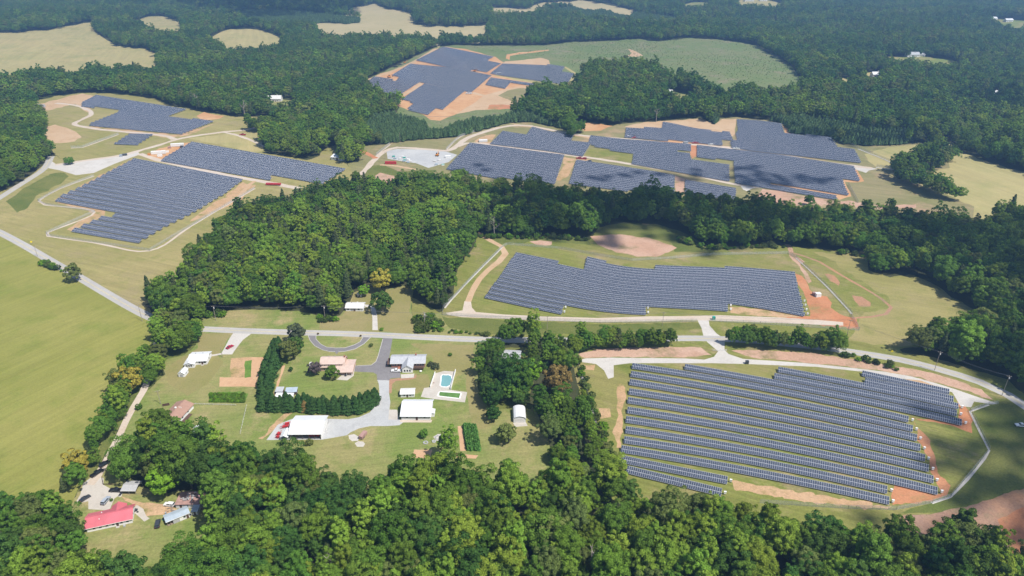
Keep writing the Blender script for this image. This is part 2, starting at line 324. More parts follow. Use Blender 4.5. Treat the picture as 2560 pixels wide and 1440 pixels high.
ZONES = [
 ('pasture', 'tan and olive pasture around the left solar fields', 'pasture', C1, 1.5, 15),
 ('village_lawn', 'mown green and straw coloured lawns around the houses', 'lawn', C3, 1.2, 20),
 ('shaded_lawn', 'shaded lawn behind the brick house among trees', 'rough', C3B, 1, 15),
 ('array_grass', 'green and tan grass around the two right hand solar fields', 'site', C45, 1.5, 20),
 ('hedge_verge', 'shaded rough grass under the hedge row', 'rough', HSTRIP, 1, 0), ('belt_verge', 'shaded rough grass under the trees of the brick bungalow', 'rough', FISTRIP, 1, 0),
 ('far_array_grass', 'dry olive grass around the upper right solar fields', 'site_far', C2, 1.5, 15),
 ('clearcut', 'grey green clearcut hillside behind the farthest solar field', 'scrub', C6, 1.5, 15),
 ('hay_slope', 'tan rolling hay field at the upper left', 'tan', FA, 1, 15), ('hay_clearing', 'small tan clearing between woods at the upper left', 'tan', FB, 1, 15),
 ('hay_glade', 'tan glade edged by dark trees at the upper left', 'tan', FC, 1, 15), ('mown_field', 'pale mown hay field with curved swaths at the top', 'mown', FD, 1, 15),
 ('harvested_strip', 'pale harvested strip curving along the top edge', 'mown', FE, .6, 15), ('far_meadow', 'thin pale meadow in front of a far house', 'lawn', FG, .5, 15),
 ('far_meadow', 'pale far meadow at the right edge near the top', 'lawn', FH, .5, 15), ('far_clearing', 'tiny green clearing at the top edge', 'lawn', FI, .4, 15),
 ('far_clearing', 'tan house clearing at the top edge', 'tan', FJ, .4, 15), ('far_clearing', 'small tan gap in the woods right of the clearcut', 'tan', FK, .4, 15),
 ('house_clearing', 'clearing round the grey roofed house in the left woods', 'lawn', FL2, .4, 15), ('house_clearing', 'clearing round the house below the clearcut', 'lawn', FM2, .4, 15),
 ('house_clearing', 'clearing round the white house right of the clearcut', 'tan', FN2, .4, 15), ('house_clearing', 'clearing round the long white roof near the right edge', 'lawn', FO2, .4, 15),
 ('hay_field', 'large bright green hay field left of the lane', 'hay', "-150,540 -30,578 0,592 60,624 130,665 200,706 262,742 330,781 372,800 368,830t 335,880t 310,905t 283,945t 260,985t 246,1010t 238,1040t 226,1075t 203,1105t 183,1135t 163,1180t 148,1215t 100,1213t 40,1238t 0,1250t -150,1265t", 1, 15),
 ('green_verge', 'lush green verge left of the gravel turnout', 'rough', "20,505 60,470 110,440 160,430 175,440 140,465 90,490 70,520 40,530", 2, 0),
 ('tan_meadow', 'straw coloured meadow above the long left solar field', 'tan', "470,345 560,336 640,328 655,345 660,378 640,382 560,365", 1.5, 0),
 ('dry_meadow', 'straw meadow on the right edge beyond the upper solar fields', 'tan', "2210,372 2260,363 2312,358 2365,342 2385,365 2300,380 2240,400 2225,440 2330,470 2430,515 2440,535t 2500,510t 2560,502t 2720,490t 2720,480 2560,431 2483,410 2415,387 2380,380 2370,420 2280,440 2190,420 2160,385", 2, 15),
 ('meadow', 'sunny green meadow right of the middle solar field', 'pasture', "2030,628 2090,632 2172,640 2168,676 2225,695 2270,690 2328,710 2378,748 2430,776 2465,812 2470,836 2398,848 2362,858 2262,868 2180,862 2120,850 2160,780 2230,770 2220,745 2150,700 2070,650", 3, 6),
 ('dry_lawn', 'straw coloured lawn left and right of the gravel drive of the small grey house', 'dry_lawn', "800,800 855,790 876,765 888,733 918,720 969,728 1000,719 1032,711 1028,744 1024,778 1036,818 1040,834 940,829 800,824", 1.2, 0),
 ('dry_lawn', 'straw coloured lawn beside the flat white roofed house', 'dry_lawn', "500,832 575,834 560,866 548,886 560,905 520,960 470,990 420,960 415,930 440,900 470,888 495,870", 1.5, 0),
 ('dry_lawn', 'straw coloured lawn between the pools and the trees', 'dry_lawn', "1030,860 1185,862 1185,900 1195,985 1220,1030 1240,1060 1200,1075 1180,1060 1170,1000 1160,930 1080,930 1080,890", 2.5, 0),
 ('dry_lawn', 'straw coloured slope behind the white barn', 'dry_lawn', "984,952 1025,940 1070,935 1078,960 1060,975 1040,985 1000,980 980,970", 1, 0),
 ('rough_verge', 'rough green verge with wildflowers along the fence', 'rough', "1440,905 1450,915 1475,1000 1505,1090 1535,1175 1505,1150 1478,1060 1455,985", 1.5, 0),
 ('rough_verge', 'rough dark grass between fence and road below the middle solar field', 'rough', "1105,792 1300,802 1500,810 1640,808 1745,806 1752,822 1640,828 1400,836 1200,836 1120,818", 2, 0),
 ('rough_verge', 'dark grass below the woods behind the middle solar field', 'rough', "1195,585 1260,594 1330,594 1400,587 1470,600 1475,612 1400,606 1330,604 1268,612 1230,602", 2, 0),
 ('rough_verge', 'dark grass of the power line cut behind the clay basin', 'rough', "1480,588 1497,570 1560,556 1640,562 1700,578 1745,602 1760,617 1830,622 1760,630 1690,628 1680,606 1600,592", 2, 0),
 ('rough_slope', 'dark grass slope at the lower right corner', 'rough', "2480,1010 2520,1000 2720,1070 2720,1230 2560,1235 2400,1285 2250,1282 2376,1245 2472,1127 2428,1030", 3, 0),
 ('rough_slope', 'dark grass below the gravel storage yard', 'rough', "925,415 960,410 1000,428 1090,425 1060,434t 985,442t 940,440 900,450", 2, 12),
 ('basin_bank', 'bare clay slope along the fence below the road', 'basin', "1445,886 1500,872 1600,868 1755,868 1770,880 1782,888 1700,893 1531,892 1460,895", 2, 0),
 ('basin_bank', 'bare clay bank between road and upper gravel track', 'basin', "1825,876 1900,874 2040,884 2120,897 2200,908 2300,925 2390,950 2450,975 2490,1003 2400,972 2300,944 2200,926 2100,914 2000,904 1880,895", 2, 0),
 ('clay_basin', 'eroded clay detention basin behind the middle solar field', 'basin', "1474,590 1530,586 1620,594 1680,612 1690,618 1672,632 1640,640 1590,640 1540,630 1490,612", 2, 0),
 ('clay_patch', 'small bare clay patch behind the middle solar field', 'basin', "1322,604 1352,600 1378,606 1376,614 1340,612", 1.5, 0),
 ('worn_ground', 'worn clay strip behind the left edge of the near solar field', 'worn', "1545,958 1560,960 1560,1040 1545,1120 1535,1120 1540,1050", 3, 0),
 ('worn_ground', 'sandy worn patches near the fence of the near solar field', 'worn', "1490,1020 1525,1022 1530,1040 1500,1046", 3, 0),
 ('worn_ground', 'sandy worn patch beside the gravel stub', 'worn', "1455,912 1485,910 1480,925 1462,924", 2, 0),
 ('clay_strip', 'raw red clay strip at the right ends of the near solar rows', 'red', "2276,1042 2300,1050 2380,1062 2415,1080 2428,1082 2430,1060 2422,1030 2412,1018 2398,990 2380,972 2390,1000 2400,1020 2398,1050 2400,1060 2330,1050 2280,1044 2290,1075 2300,1100 2312,1130 2322,1160 2334,1190 2345,1220 2352,1235 2300,1222 2240,1210 2225,1228 2232,1262 2300,1258 2368,1240 2380,1215 2350,1180 2340,1140 2325,1100 2305,1078", 2.5, 0),
 ('worn_ground', 'worn clay below the last long row of the near solar field', 'worn', "1825,1196 1900,1212 2000,1228 2100,1246 2230,1266 2215,1276 2130,1268 2000,1252 1900,1235 1830,1222", 4, 0),
 ('worn_ground', 'worn clay along the upper right rows of the near solar field', 'worn', "2165,928 2260,948 2330,965 2378,978 2370,972 2320,952 2230,930", 2, 0),
 ('clay_bank', 'eroded bank at the lower right corner', 'bank', "2250,1290 2330,1285 2450,1258 2520,1230 2720,1190 2720,1345t 2560,1350t 2400,1350t 2300,1330t", 2, 12),
 ('orange_bank', 'raw orange clay bank at the lower right corner', 'red', "2495,1300 2560,1265 2720,1210 2720,1350t 2560,1352t 2512,1345", 1.5, 12),
 ('clay_yard', 'red clay yard right of the middle solar field', 'red', "1990,685 2004,690 2030,720 2040,735 2070,745 2085,770 2100,785 2140,800 2143,822 2100,820 2020,808 1950,792 2020,790 2020,760 2005,720", 3, 0),
 ('clay_yard', 'sandy strip below the middle solar field', 'worn', "1825,766 1900,772 1960,780 2010,792 1960,794 1826,784", 2, 0),
 ('dirt_track', 'red dirt track leading to the woods behind the middle solar field', 'basin', "1962,610 1974,612 1985,632 2010,655 2000,660 2030,705 2022,710 1995,665 1975,640", 1.5, 0),
 ('bare_patch', 'grey bare oval patch in the meadow', 'bank', "2060,684 2085,690 2103,706 2098,714 2075,702", 2, 0),
 ('bare_patch', 'purple grey bare oval patch in the meadow', 'bank', "2132,738 2155,742 2178,756 2176,766 2150,766 2135,752", 2, 0),
 # left arrays
 ('dirt_pad', 'pale dirt pad and cut bank at the upper left array', 'pale', "88,262 150,245 205,234 240,240 205,258 208,275 232,286 228,276 218,264 184,262 120,275", 2, 0),
 ('dirt_basin', 'bare clay basins left of the upper left array', 'pale', "100,318 135,312 165,318 190,330 205,342 180,352 140,358 115,345 92,332", 2, 0),
 ('dirt_pad', 'orange dirt pad with a round basin near the upper left woods', 'dirt', "490,292 510,280 530,285 560,290 548,296 505,300", 1.5, 0),
 ('dirt_yard', 'orange dirt yard around the white trailers', 'dirt', "362,390 400,372 440,358 478,358 470,370 430,385 408,402 380,400", 2, 0),
 ('worn_edge', 'worn orange edge along the left side of the large left array', 'worn', "140,498 196,468 250,438 300,410 335,398 320,415 250,450 200,476 165,500 230,518 270,528 262,540 210,560 178,578 170,574 230,535 215,525 150,508", 2, 0),
 ('worn_edge', 'worn orange edge along the right side of the large left array', 'worn', "606,456 640,465 600,500 560,520 500,548 470,555 500,530 550,496", 2.5, 0),
 ('worn_edge', 'worn orange edge around the upper left array', 'worn', "225,314 330,326 440,336 540,306 548,304 470,338 435,345 320,332 232,322", 1.5, 0),
 # upper right arrays
 ('dirt_field', 'sandy bare ground around the upper right arrays', 'pale', "1560,318 1610,306 1660,303 1690,301 1755,297 1786,311 1805,298 1842,297 1842,300 1838,335 1826,345 1800,332 1740,325 1690,310 1655,318 1650,322 1566,322", 1.5, 0),
 ('dirt_field', 'orange tilled field beside the dark pines', 'dirt', "1430,306 1470,305 1532,314 1500,326 1462,328", 1, 0),
 ('dirt_lane', 'orange dirt lane between the upper right arrays', 'dirt', "1480,345 1540,345 1660,353 1672,347 1800,362 1830,368 1835,350 1845,349 1842,360 1850,372 1800,370 1740,364 1665,360 1660,358 1540,349", 1.2, 0),
 ('dirt_lane', 'red dirt gap between two upper right arrays', 'red', "1728,362 1742,364 1742,390 1730,396 1724,386", 1, 0),
 ('dirt_lane', 'dirt crossing beside the parked red trucks', 'worn', "1410,392 1440,396 1480,398 1470,402 1440,403 1430,420 1420,440 1400,452 1388,450 1405,420", 1.5, 0),
 ('dirt_lane', 'dirt gap between the two lower upper right arrays', 'basin', "1688,438 1712,448 1712,482 1690,488", 1.2, 0),
 ('dirt_edge', 'orange bare rim at the right ends of the big upper right array', 'dirt', "2136,415 2155,440 2160,452 2130,458 2112,455 2125,480 2128,490 2095,500 2092,492 1960,470 1925,458 1980,462 2118,487 2105,450 2148,448 2134,420", 1.2, 0),
 ('dirt_edge', 'bare clay bank below the big upper right array', 'basin', "1905,470 1960,480 2090,500 2200,512 2290,512 2290,520 2200,522 2060,512 1960,505t 1900,505t 1890,490", 2, 10),
 ('dirt_edge', 'bare rim along the dark pines', 'dirt', "1955,312 1966,318 1978,334 1962,333", .8, 0),
 ('dirt_patch', 'red torn clay patch below the gravel yard', 'basin', "938,440 950,432 990,440 985,456 960,460 940,452", 2, 0),
 ('dirt_patch', 'red clay around the rubble heap', 'worn', "1185,352 1215,338 1240,335 1225,358 1200,358", 1.5, 0),
 ('dirt_rim', 'sandy rim along the pines above the upper right arrays', 'pale', "1275,308 1330,316 1430,334 1480,342 1475,346 1432,338 1330,318 1300,316", 1, 0),
 ('green_inset', 'green grassy inset between the upper right arrays', 'site', "1462,390 1476,372 1500,370 1584,382 1580,406 1540,402", 1, 0),
 # far arrays
 ('far_clay', 'orange clay between the blocks of the farthest arrays', 'dirt', "905,204 940,188 1000,170 1045,148 1090,122 1110,117 1161,122 1240,142 1262,158 1255,162 1230,184 1290,196 1345,210 1340,220 1280,222 1225,240 1180,262 1140,285 1100,302 1075,300 1060,288 1000,268 985,262 1000,250 1000,240 940,226 915,210", 1, 0),
 ('far_clay', 'pale clay apron right of the farthest arrays', 'pale', "1215,236 1260,225 1330,216 1338,230 1320,250 1290,268 1240,272 1190,275 1140,286 1180,262", 1.2, 0),
 ('far_grass', 'grass apron in front of the farthest arrays', 'site_far', "1275,222 1340,222 1322,262 1300,268 1270,250 1245,240", 1.2, 0),
 ('far_clay', 'pale clay bank behind the right block of the farthest arrays', 'pale', "1262,152 1310,150 1350,144 1372,150 1376,162 1362,165 1258,161", 1, 0),
 ('far_grass', 'pale grass rim round the right block of the farthest arrays', 'tan', "1372,160 1412,166 1440,182 1458,200 1456,218 1430,222 1350,210 1280,198 1230,188 1280,192 1416,211 1436,184 1410,170", 1, 0),
 ('far_track', 'pale dirt track behind the farthest arrays', 'dirt', "1264,146 1268,136 1300,131 1372,124 1372,127 1300,135 1274,140 1272,150", .6, 0),
 ('far_clay', 'bare pale scar on the clearcut', 'pale', "1570,122 1590,128 1608,140 1590,143 1568,140 1580,134", 1, 0),
 ('far_pond', 'pink clay basin by the far pines', 'red', "1225,262 1290,262 1300,270 1240,274 1220,272", 1, 0),
 # village ground
 ('garden_soil', 'L shaped tilled garden plot beside the cedar hedge', 'till', "628,893 660,893 645,967 548,966 549,943 628,943", .6, 0),
 ('garden_soil', 'faded bare plot beside the tilled garden', 'worn', "575,895 628,893 622,943 575,943", 1.5, 0),
 ('garden_bed', 'bright green bed in the bare plot', 'crop', "612,902 628,900 626,942 612,944", 1, 0),
 ('worn_strip', 'worn clay strip along the cedar hedge', 'till', "706,915 714,912 700,955 686,992 680,994", 1, 0),
 ('worn_ground', 'sandy worn slope left of the white pole barn', 'worn', "712,1030 735,1032 690,1070 660,1100 648,1095 680,1060", 2.5, 0),
 ('garden_soil', 'bare tilled strip beside the corn', 'till', "1145,1065 1158,1065 1165,1127 1151,1127", .4, 0),
 ('corn_bed', 'dark green corn bed', 'crop', "1158,1065 1190,1064 1203,1129 1168,1126", .4, 0),
 ('garden_soil', 'tilled plot at the wood edge left of the corn', 'till', "1037,1124 1080,1124 1072,1145 1031,1145", .8, 0),
 ('garden_soil', 'furrowed plot at the wood edge below the corn', 'till', "1127,1133 1196,1138 1190,1147 1133,1143", .6, 0),
 ('garden_bed', 'light green vegetable plot above the brown roofed house', 'crop', "520,985 600,977 620,985 612,1008 525,1006", 1.2, 0),
 ('worn_ground', 'sandy yard between red house and sheds', 'worn', "300,1240 360,1258 420,1262 450,1275 400,1285 360,1290 335,1262", 2, 0),
 ('mulch_bed', 'brown mulch bed along the drive and the brick house', 'bank', "973,948 1000,945 1035,942 1042,934 1040,945 1020,950 990,952 981,960 979,983 973,982", .4, 0),
]
ZONES2 = [  # hard-edged surfaces
 ('gravel_drive', 'grey gravel drive with the red car', 'gravel', "583,833 630,833 607,850 590,872 580,886 552,886 562,868 574,846"),
 ('circular_drive', 'dark asphalt half ring drive off the road', 'asphalt', "769,834 775,851 787,865 806,875 823,879 838,880 841,886 846,880 861,879 887,873 910,860 926,843 928,837 907,837 907,845 900,855 884,863 861,870 837,870 816,868 801,860 790,848 790,834"),
 ('asphalt_drive', 'dark asphalt drive between the two big houses', 'asphalt', "955,838 983,840 980,853 976,877 973,893 971,917 1000,917 1002,944 976,946 973,951 943,950 942,936 933,931 886,929 887,914 928,913 940,904 945,891 957,849"),
 ('concrete_drive', 'pale grey gravel yard curving down to the barns', 'stone', "943,950 973,951 973,983 976,1005 973,1030 973,1048 1001,1048 1008,1056 998,1063 970,1065 926,1065 897,1071 876,1081 867,1088 805,1099 727,1099 666,1100 680,1081 694,1062 710,1055 730,1047 821,1047 871,1048 897,1043 925,1031 942,1007 949,984 947,960"),
 ('concrete_pad', 'tan concrete pad left of the white barn', 'concrete', "973,1024 993,1024 998,1049 971,1049"),
 ('house_drive', 'gravel drive to the small grey house', 'gravel', "931,825 931,793 927,770 911,766 911,761 932,763 940,776 943,790 945,825"),
 ('barn_apron', 'pale apron along the front of the white barn', 'gravel_tan', "1000,1049 1080,1050 1078,1056 1000,1056"),
 ('pool_deck', 'pale concrete deck around the swimming pool', 'concrete', "1088,933 1111,927 1140,929 1126,974 1075,969"),
 ('gravel_court', 'pale gravel court around the green rectangular pool', 'concrete', "1060,970 1075,968 1127,975 1168,980 1162,1006 1090,998 1052,992"),
 ('patio', 'pale patio wrapped around the tan gambrel house', 'concrete', "841,949 868,951 884,940 888,914 880,912 870,925"),
 ('brick_patio', 'pale patio in front of the brick house gable', 'concrete', "1002,936 1036,934 1034,944 1003,946"),
 ('garage_apron', 'concrete apron of the white garage', 'concrete', "1283,1057 1315,1056 1319,1065 1288,1067"),
 ('fire_ring', 'pale round gravel patch with a pile of stones', 'gravel', "1083,1092 1095,1085 1110,1086 1116,1095 1108,1102 1094,1103"),
 ('sand_pile', 'pale round sand patch beside the brown trailer', 'concrete', "887,1108 895,1103 908,1104 913,1110 908,1117 893,1117"),
 ('gravel_patch', 'small grey gravel patch beside the brown trailer', 'gravel', "871,1088 885,1085 897,1092 895,1102 880,1103 873,1097"),
 ('parking_yard', 'pale concrete parking yard above the red roofed house', 'concrete', "208,1208 235,1188 259,1195 259,1212 283,1226 306,1233 286,1246 275,1272 268,1275 272,1290 262,1288 258,1275 221,1273 221,1253 187,1260 201,1236"),
 ('side_patio', 'concrete patio right of the red roofed house', 'concrete', "328,1275 342,1262 358,1272 366,1290 374,1296 360,1304 350,1294"),
 ('entrance_road', 'grey gravel entrance road joining both solar fields to the main road', 'gravel', "1744,801 1772,799 1774,814 1792,834 1812,848 1811,875 1822,885 1857,897 2006,907 2125,919 2210,929 2279,941 2347,960 2391,974 2449,994 2493,1008 2483,1011 2435,1004 2428,1018 2401,1015 2381,981 2302,951 2251,946 2176,931 2040,917 1863,910 1782,908 1700,908 1575,908 1534,913 1534,943 1520,947 1510,926 1490,910 1439,903 1463,896 1531,894 1710,896 1761,899 1785,892 1795,878 1768,855 1758,838 1754,820"),
 ('gravel_road', 'pale gravel road along the front of the middle solar field', 'gravel_tan', "1115,782 1156,776 1161,753 1177,751 1180,769 1190,780 1258,786 1360,791 1497,795 1616,791 1710,790 1802,788 1938,793 2023,798 2108,805 2108,814 2006,810 1768,801 1700,800 1640,803 1497,805 1360,802 1258,797 1156,793 1119,787"),
 ('gravel_turnout', 'pale gravel turnout at the left arrays', 'gravel', "125,400 143,412 200,402 300,390 345,380 350,386 285,410 235,432 190,438 150,426 120,420"),
 ('storage_yard', 'grey stone storage yard with scattered pallets', 'stone', "966,378 993,372 1054,374 1116,379 1143,387 1122,405 1071,420 1040,408 1000,402 969,397"),
 ('turnaround', 'pale gravel turnaround at the end of the upper right track', 'gravel', "2125,411 2176,418 2194,422 2172,426 2165,432 2140,424"),
 ('turnaround', 'pale gravel turnaround below the upper right arrays', 'gravel', "1838,458 1870,463 1905,468 1880,471 1868,478 1858,474 1850,464"),
]
PATHS = [  # centre line, width
 ('lane', 'pale gravel lane beside the hedge row', 'gravel_tan', [(396,812),(392,850),(384,900),(372,940),(359,977),(334,1018),(315,1052),(300,1087),(280,1127),(264,1156),(244,1190),(225,1212)], 3.4),
 ('dirt_track', 'red dirt track left of the middle solar field', 'pale', [(1169,754),(1180,728),(1198,698),(1220,676),(1246,654),(1264,634),(1255,616),(1225,600),(1190,580)], 4.5),
 ('site_track', 'pale track between the left arrays', 'gravel_tan', [(138,412),(238,398),(300,389),(340,379),(400,362),(452,346),(505,337),(558,330),(633,321),(690,296),(760,285)], 6),
 ('site_track', 'pale track between the two large left arrays', 'gravel_tan', [(350,384),(395,400),(450,413),(510,426),(612,446),(690,460),(750,472)], 6.5),
 ('site_track', 'pale loop track around the upper left array', 'gravel_tan', [(436,348),(420,341),(370,334),(306,329),(240,322),(186,311),(204,299),(228,287),(222,276),(188,263),(140,258)], 6),
 ('site_track', 'narrow pale track across the tan meadow', 'gravel_tan', [(558,330),(600,340),(640,356),(662,368)], 4),
 ('site_track', 'dirt spur at the corner of the large left array', 'pale', [(636,452),(615,470),(600,490)], 4.5),
 ('site_track', 'pale gravel track climbing to the upper right arrays', 'gravel_tan', [(878,462),(905,432),(935,400),(962,378),(993,369),(1054,372),(1119,377),(1142,364),(1166,346),(1216,328),(1275,314),(1333,315)], 7),
 ('site_track', 'pale track through the middle of the upper right arrays', 'gravel_tan', [(1142,366),(1166,358),(1224,361),(1326,374),(1412,386),(1480,395),(1565,408),(1650,422),(1710,431),(1802,453),(1850,463),(1905,468)], 6.5),
 ('site_track', 'pale track under the topmost upper right arrays', 'gravel_tan', [(1333,316),(1432,335),(1480,341),(1548,346),(1667,357),(1740,362),(1802,367),(1850,373),(1938,386),(2040,402),(2125,414),(2180,420)], 6.5),
 ('site_track', 'red clay spur to the white roofed shed', 'red', [(900,374),(922,386),(940,396)], 6),
 ('site_track', 'dirt track below the red container', 'pale', [(950,412),(990,415),(1040,424)], 4),
 ('site_track', 'pale track along the edge of the farthest arrays', 'pale', [(908,204),(945,190),(1000,170),(1050,146),(1092,121)], 9),
 ('site_track', 'pale clay track through the farthest arrays', 'pale', [(1000,240),(1050,207),(1030,158)], 7),
 ('site_track', 'pale clay track below the farthest arrays', 'pale', [(1180,232),(1225,240),(1262,226),(1310,216)], 8),
 ('path', 'pale path to the flat white roofed house', 'concrete', [(516,889),(535,888),(556,884)], 2),
 ('worn_ring', 'narrow worn vehicle ring in the meadow', 'bank', [(1975,630),(2010,640),(2050,655),(2100,686),(2160,720),(2205,748),(2228,768),(2215,785),(2180,792),(2130,795)], 2.2),
]
FSTRIPS = [[(235,440),(150,472),(97,502),(113,512),(237,530),(118,582),(121,590),(238,607),(374,627),(476,566),(562,515),(637,471)], [(178,370),(205,369),(297,336)], [(2190,418),(2245,425),(2225,405),(2145,372)], [(1112,770),(1130,748),(1190,684),(1256,618)], [(1990,645),(2060,710),(2130,785)],
 [(2330,1258),(2376,1243),(2473,1126),(2450,1080),(2425,1029),(2472,1012)], [(1452,935),(1466,975),(1490,1060),(1515,1125)], [(941,388),(975,361)], [(1116,374),(1150,342),(1200,326)]]
for (n_, l_, m_, c_, w_) in PATHS: ZONES2.append((n_, l_, m_, c_, w_))
for pts_ in FSTRIPS: ZONES2.append(('fence_strip', 'pale bare strip under the chain link fence', 'gravel_tan' if pts_[0][1] < 650 and pts_[0][0] < 1200 else 'gravel', pts_, 2.2 if pts_[0][1] < 500 else 1.1))
ZONES2.append(('road', 'worn grey two lane asphalt road crossing the scene', 'road', ROADC, 6.8))

def build_ground():
    t0 = time.time()
    gx, gy = [], []
    for py in list(range(-16, 120, 8)) + list(range(120, 500, 14)) + list(range(500, 1720, 22)):
        step = 24 if py > 300 else 30
        row = np.arange(-500, 3061, step, dtype=float)
        gx.append(row + (step / 2 if len(gx) % 2 else 0)); gy.append(np.full(len(row), float(py)))
    gx = np.concatenate(gx); gy = np.concatenate(gy)
    pts = P(gx, gy)[:, :2]
    far = [(-9000, -3000), (9000, -3000), (9000, 12000), (-9000, 12000), (0, -3000), (0, 12000), (-9000, 3000), (9000, 3000)]
    coords = [tuple(p) for p in pts] + far
    zs = []
    for z in ZONES: zs.append((z[0], z[1], z[2], poly_world(z[3], z[4], z[5], 10 if z[4] else 16)))
    for z in ZONES2:
        if isinstance(z[3], str): zs.append((z[0], z[1], z[2], poly_world(z[3], .15, 0, 16)))
        else:
            r, q = ribbon(z[3], z[4], 0 if z[0] in ('road', 'path') else .16); zs.append((z[0], z[1], z[2], r))
    faces = []
    zs = [z[:3] + (z[3] if np.sum(z[3][:, 0] * np.roll(z[3][:, 1], -1) - np.roll(z[3][:, 0], -1) * z[3][:, 1]) > 0 else z[3][::-1],) for z in zs]
    for z in zs:
        b = len(coords); coords += [tuple(p) for p in z[3]]; faces.append(list(range(b, b + len(z[3]))))
    vs, es, fs, ov, oe, of = delaunay_2d_cdt([Vector(c) for c in coords], [], faces, 0, 1e-3, False)
    v = np.array([tuple(a) for a in vs]); hz = terr(v[:, 0], v[:, 1])
    far_m = (np.abs(v[:, 0]) > 5000) | (v[:, 1] > 6000) | (v[:, 1] < -1000); hz[far_m] = 0
    V = np.column_stack([v, hz]).astype(np.float32)
    tri = np.array(fs, np.int32); cen = V[tri, :2].mean(1).astype(float); own = np.full(len(tri), -1)
    for i, z in enumerate(zs): own[inside(cen, z[3])] = i
    # triangles face up
    a, b, c = V[tri[:, 0], :2], V[tri[:, 1], :2], V[tri[:, 2], :2]
    fl = ((b[:, 0] - a[:, 0]) * (c[:, 1] - a[:, 1]) - (b[:, 1] - a[:, 1]) * (c[:, 0] - a[:, 0])) < 0
    tri[fl] = tri[fl][:, ::-1]
    def zone_obj(name, label, m, sel):
        if not sel.any(): return
        t = tri[sel]; u, inv = np.unique(t, return_inverse=True)
        me = np_mesh(name, V[u], inv.reshape(-1, 3), [m]); me.polygons.foreach_set('use_smooth', np.ones(len(t), bool))
        o = bpy.data.objects.new(name, me); link(o); tag(o, label, name.replace('_', ' '), kind='structure')
    zone_obj('ground', 'dark wooded ground stretching to the horizon', G['forest_floor'], own == -1)
    for i, z in enumerate(zs): zone_obj(z[0], z[1], G[z[2]], own == i)
    print('ground', len(V), len(tri), round(time.time() - t0, 1))
    return zs
ZS = build_ground()
CLEAR = [poly_world(s, 4.5 if s in (FA, FB, FC, FD, FE) else 0, 20 if s in (C3, C45) else 15, 12) for s in CLEAR_S]
HARD = [z[3] for z in ZS if z[0] in ('road', 'lane', 'gravel_drive', 'asphalt_drive', 'circular_drive', 'concrete_drive', 'entrance_road', 'gravel_road', 'parking_yard', 'house_drive', 'gravel_turnout', 'storage_yard')]
# yellow centre line of the main road
_, rc = ribbon(ROADC, 1)
mb = MB()
for i in range(len(rc) - 1):
    a, b = rc[i], rc[i + 1]; d = (b - a) / np.linalg.norm(b - a); n_ = np.array([-d[1], d[0]])
    for s in (-.2, .2):
        q = [a + n_ * (s - .07), a + n_ * (s + .07), b + n_ * (s + .07), b + n_ * (s - .07)]
        q = q[::-1]
        mb.poly([(p[0], p[1], float(terr(p[0], p[1])) + .03) for p in q])
tag(mb.build('road_marking', mat('yellow_paint', (.62, .50, .18), .8, noise=(.4, .25))), 'faded double yellow centre line along the grey road', 'road marking', kind='structure')
# ------------------------------------------------------------------ vegetation
LEAF = {
 'mid': leaf_mat('leaf_mid_green', (0.111, 0.200, 0.030)),
 'light': leaf_mat('leaf_light_green', (0.179, 0.276, 0.037)),
 'dark': leaf_mat('leaf_dark_green', (0.072, 0.144, 0.030)),
 'olive': leaf_mat('leaf_olive_green', (0.146, 0.188, 0.052)),
 'pine': leaf_mat('leaf_pine', (.098, .165, .060), hue=.015),
 'olivepine': leaf_mat('leaf_tall_pine', (.085, .115, .045), hue=.02),
 'cedar': leaf_mat('leaf_cedar', (.058, .125, .034), hue=.012, var=.15),
 'yellow': leaf_mat('leaf_yellow', (.34, .30, .05), hue=.01),
 'bright': leaf_mat('leaf_bright_green', (.15, .29, .025), hue=.01),
 'rust': leaf_mat('leaf_rust', (.22, .16, .055), hue=.01),
 'mauve': leaf_mat('leaf_mauve', (.15, .12, .12), hue=.01),
 'grey': leaf_mat('leaf_grey_green', (.11, .135, .07), hue=.01),
 'scrub': leaf_mat('leaf_scrub', (.075, .115, .03), hue=.03),
 'crop': leaf_mat('leaf_crop', (.10, .23, .05), hue=.01),
}
BARK = mat('bark', (.16, .13, .10), .95, noise=(3, .3))
def quads_at(c, nrm, size, rng, aspect=.75):
    n = len(c); r = rng.normal(size=(n, 3)); t = np.cross(nrm, r); t /= np.linalg.norm(t, axis=1)[:, None] + 1e-9
    b = np.cross(nrm, t); s = size[:, None] * .5
    v = np.stack([c - t * s - b * s * aspect, c + t * s - b * s * aspect * .6, c + t * s * .8 + b * s * aspect, c - t * s * .7 + b * s * aspect], 1)
    return v.reshape(-1, 3), np.arange(n * 4).reshape(n, 4)
def unit(a): return a / (np.linalg.norm(a, axis=1)[:, None] + 1e-9)
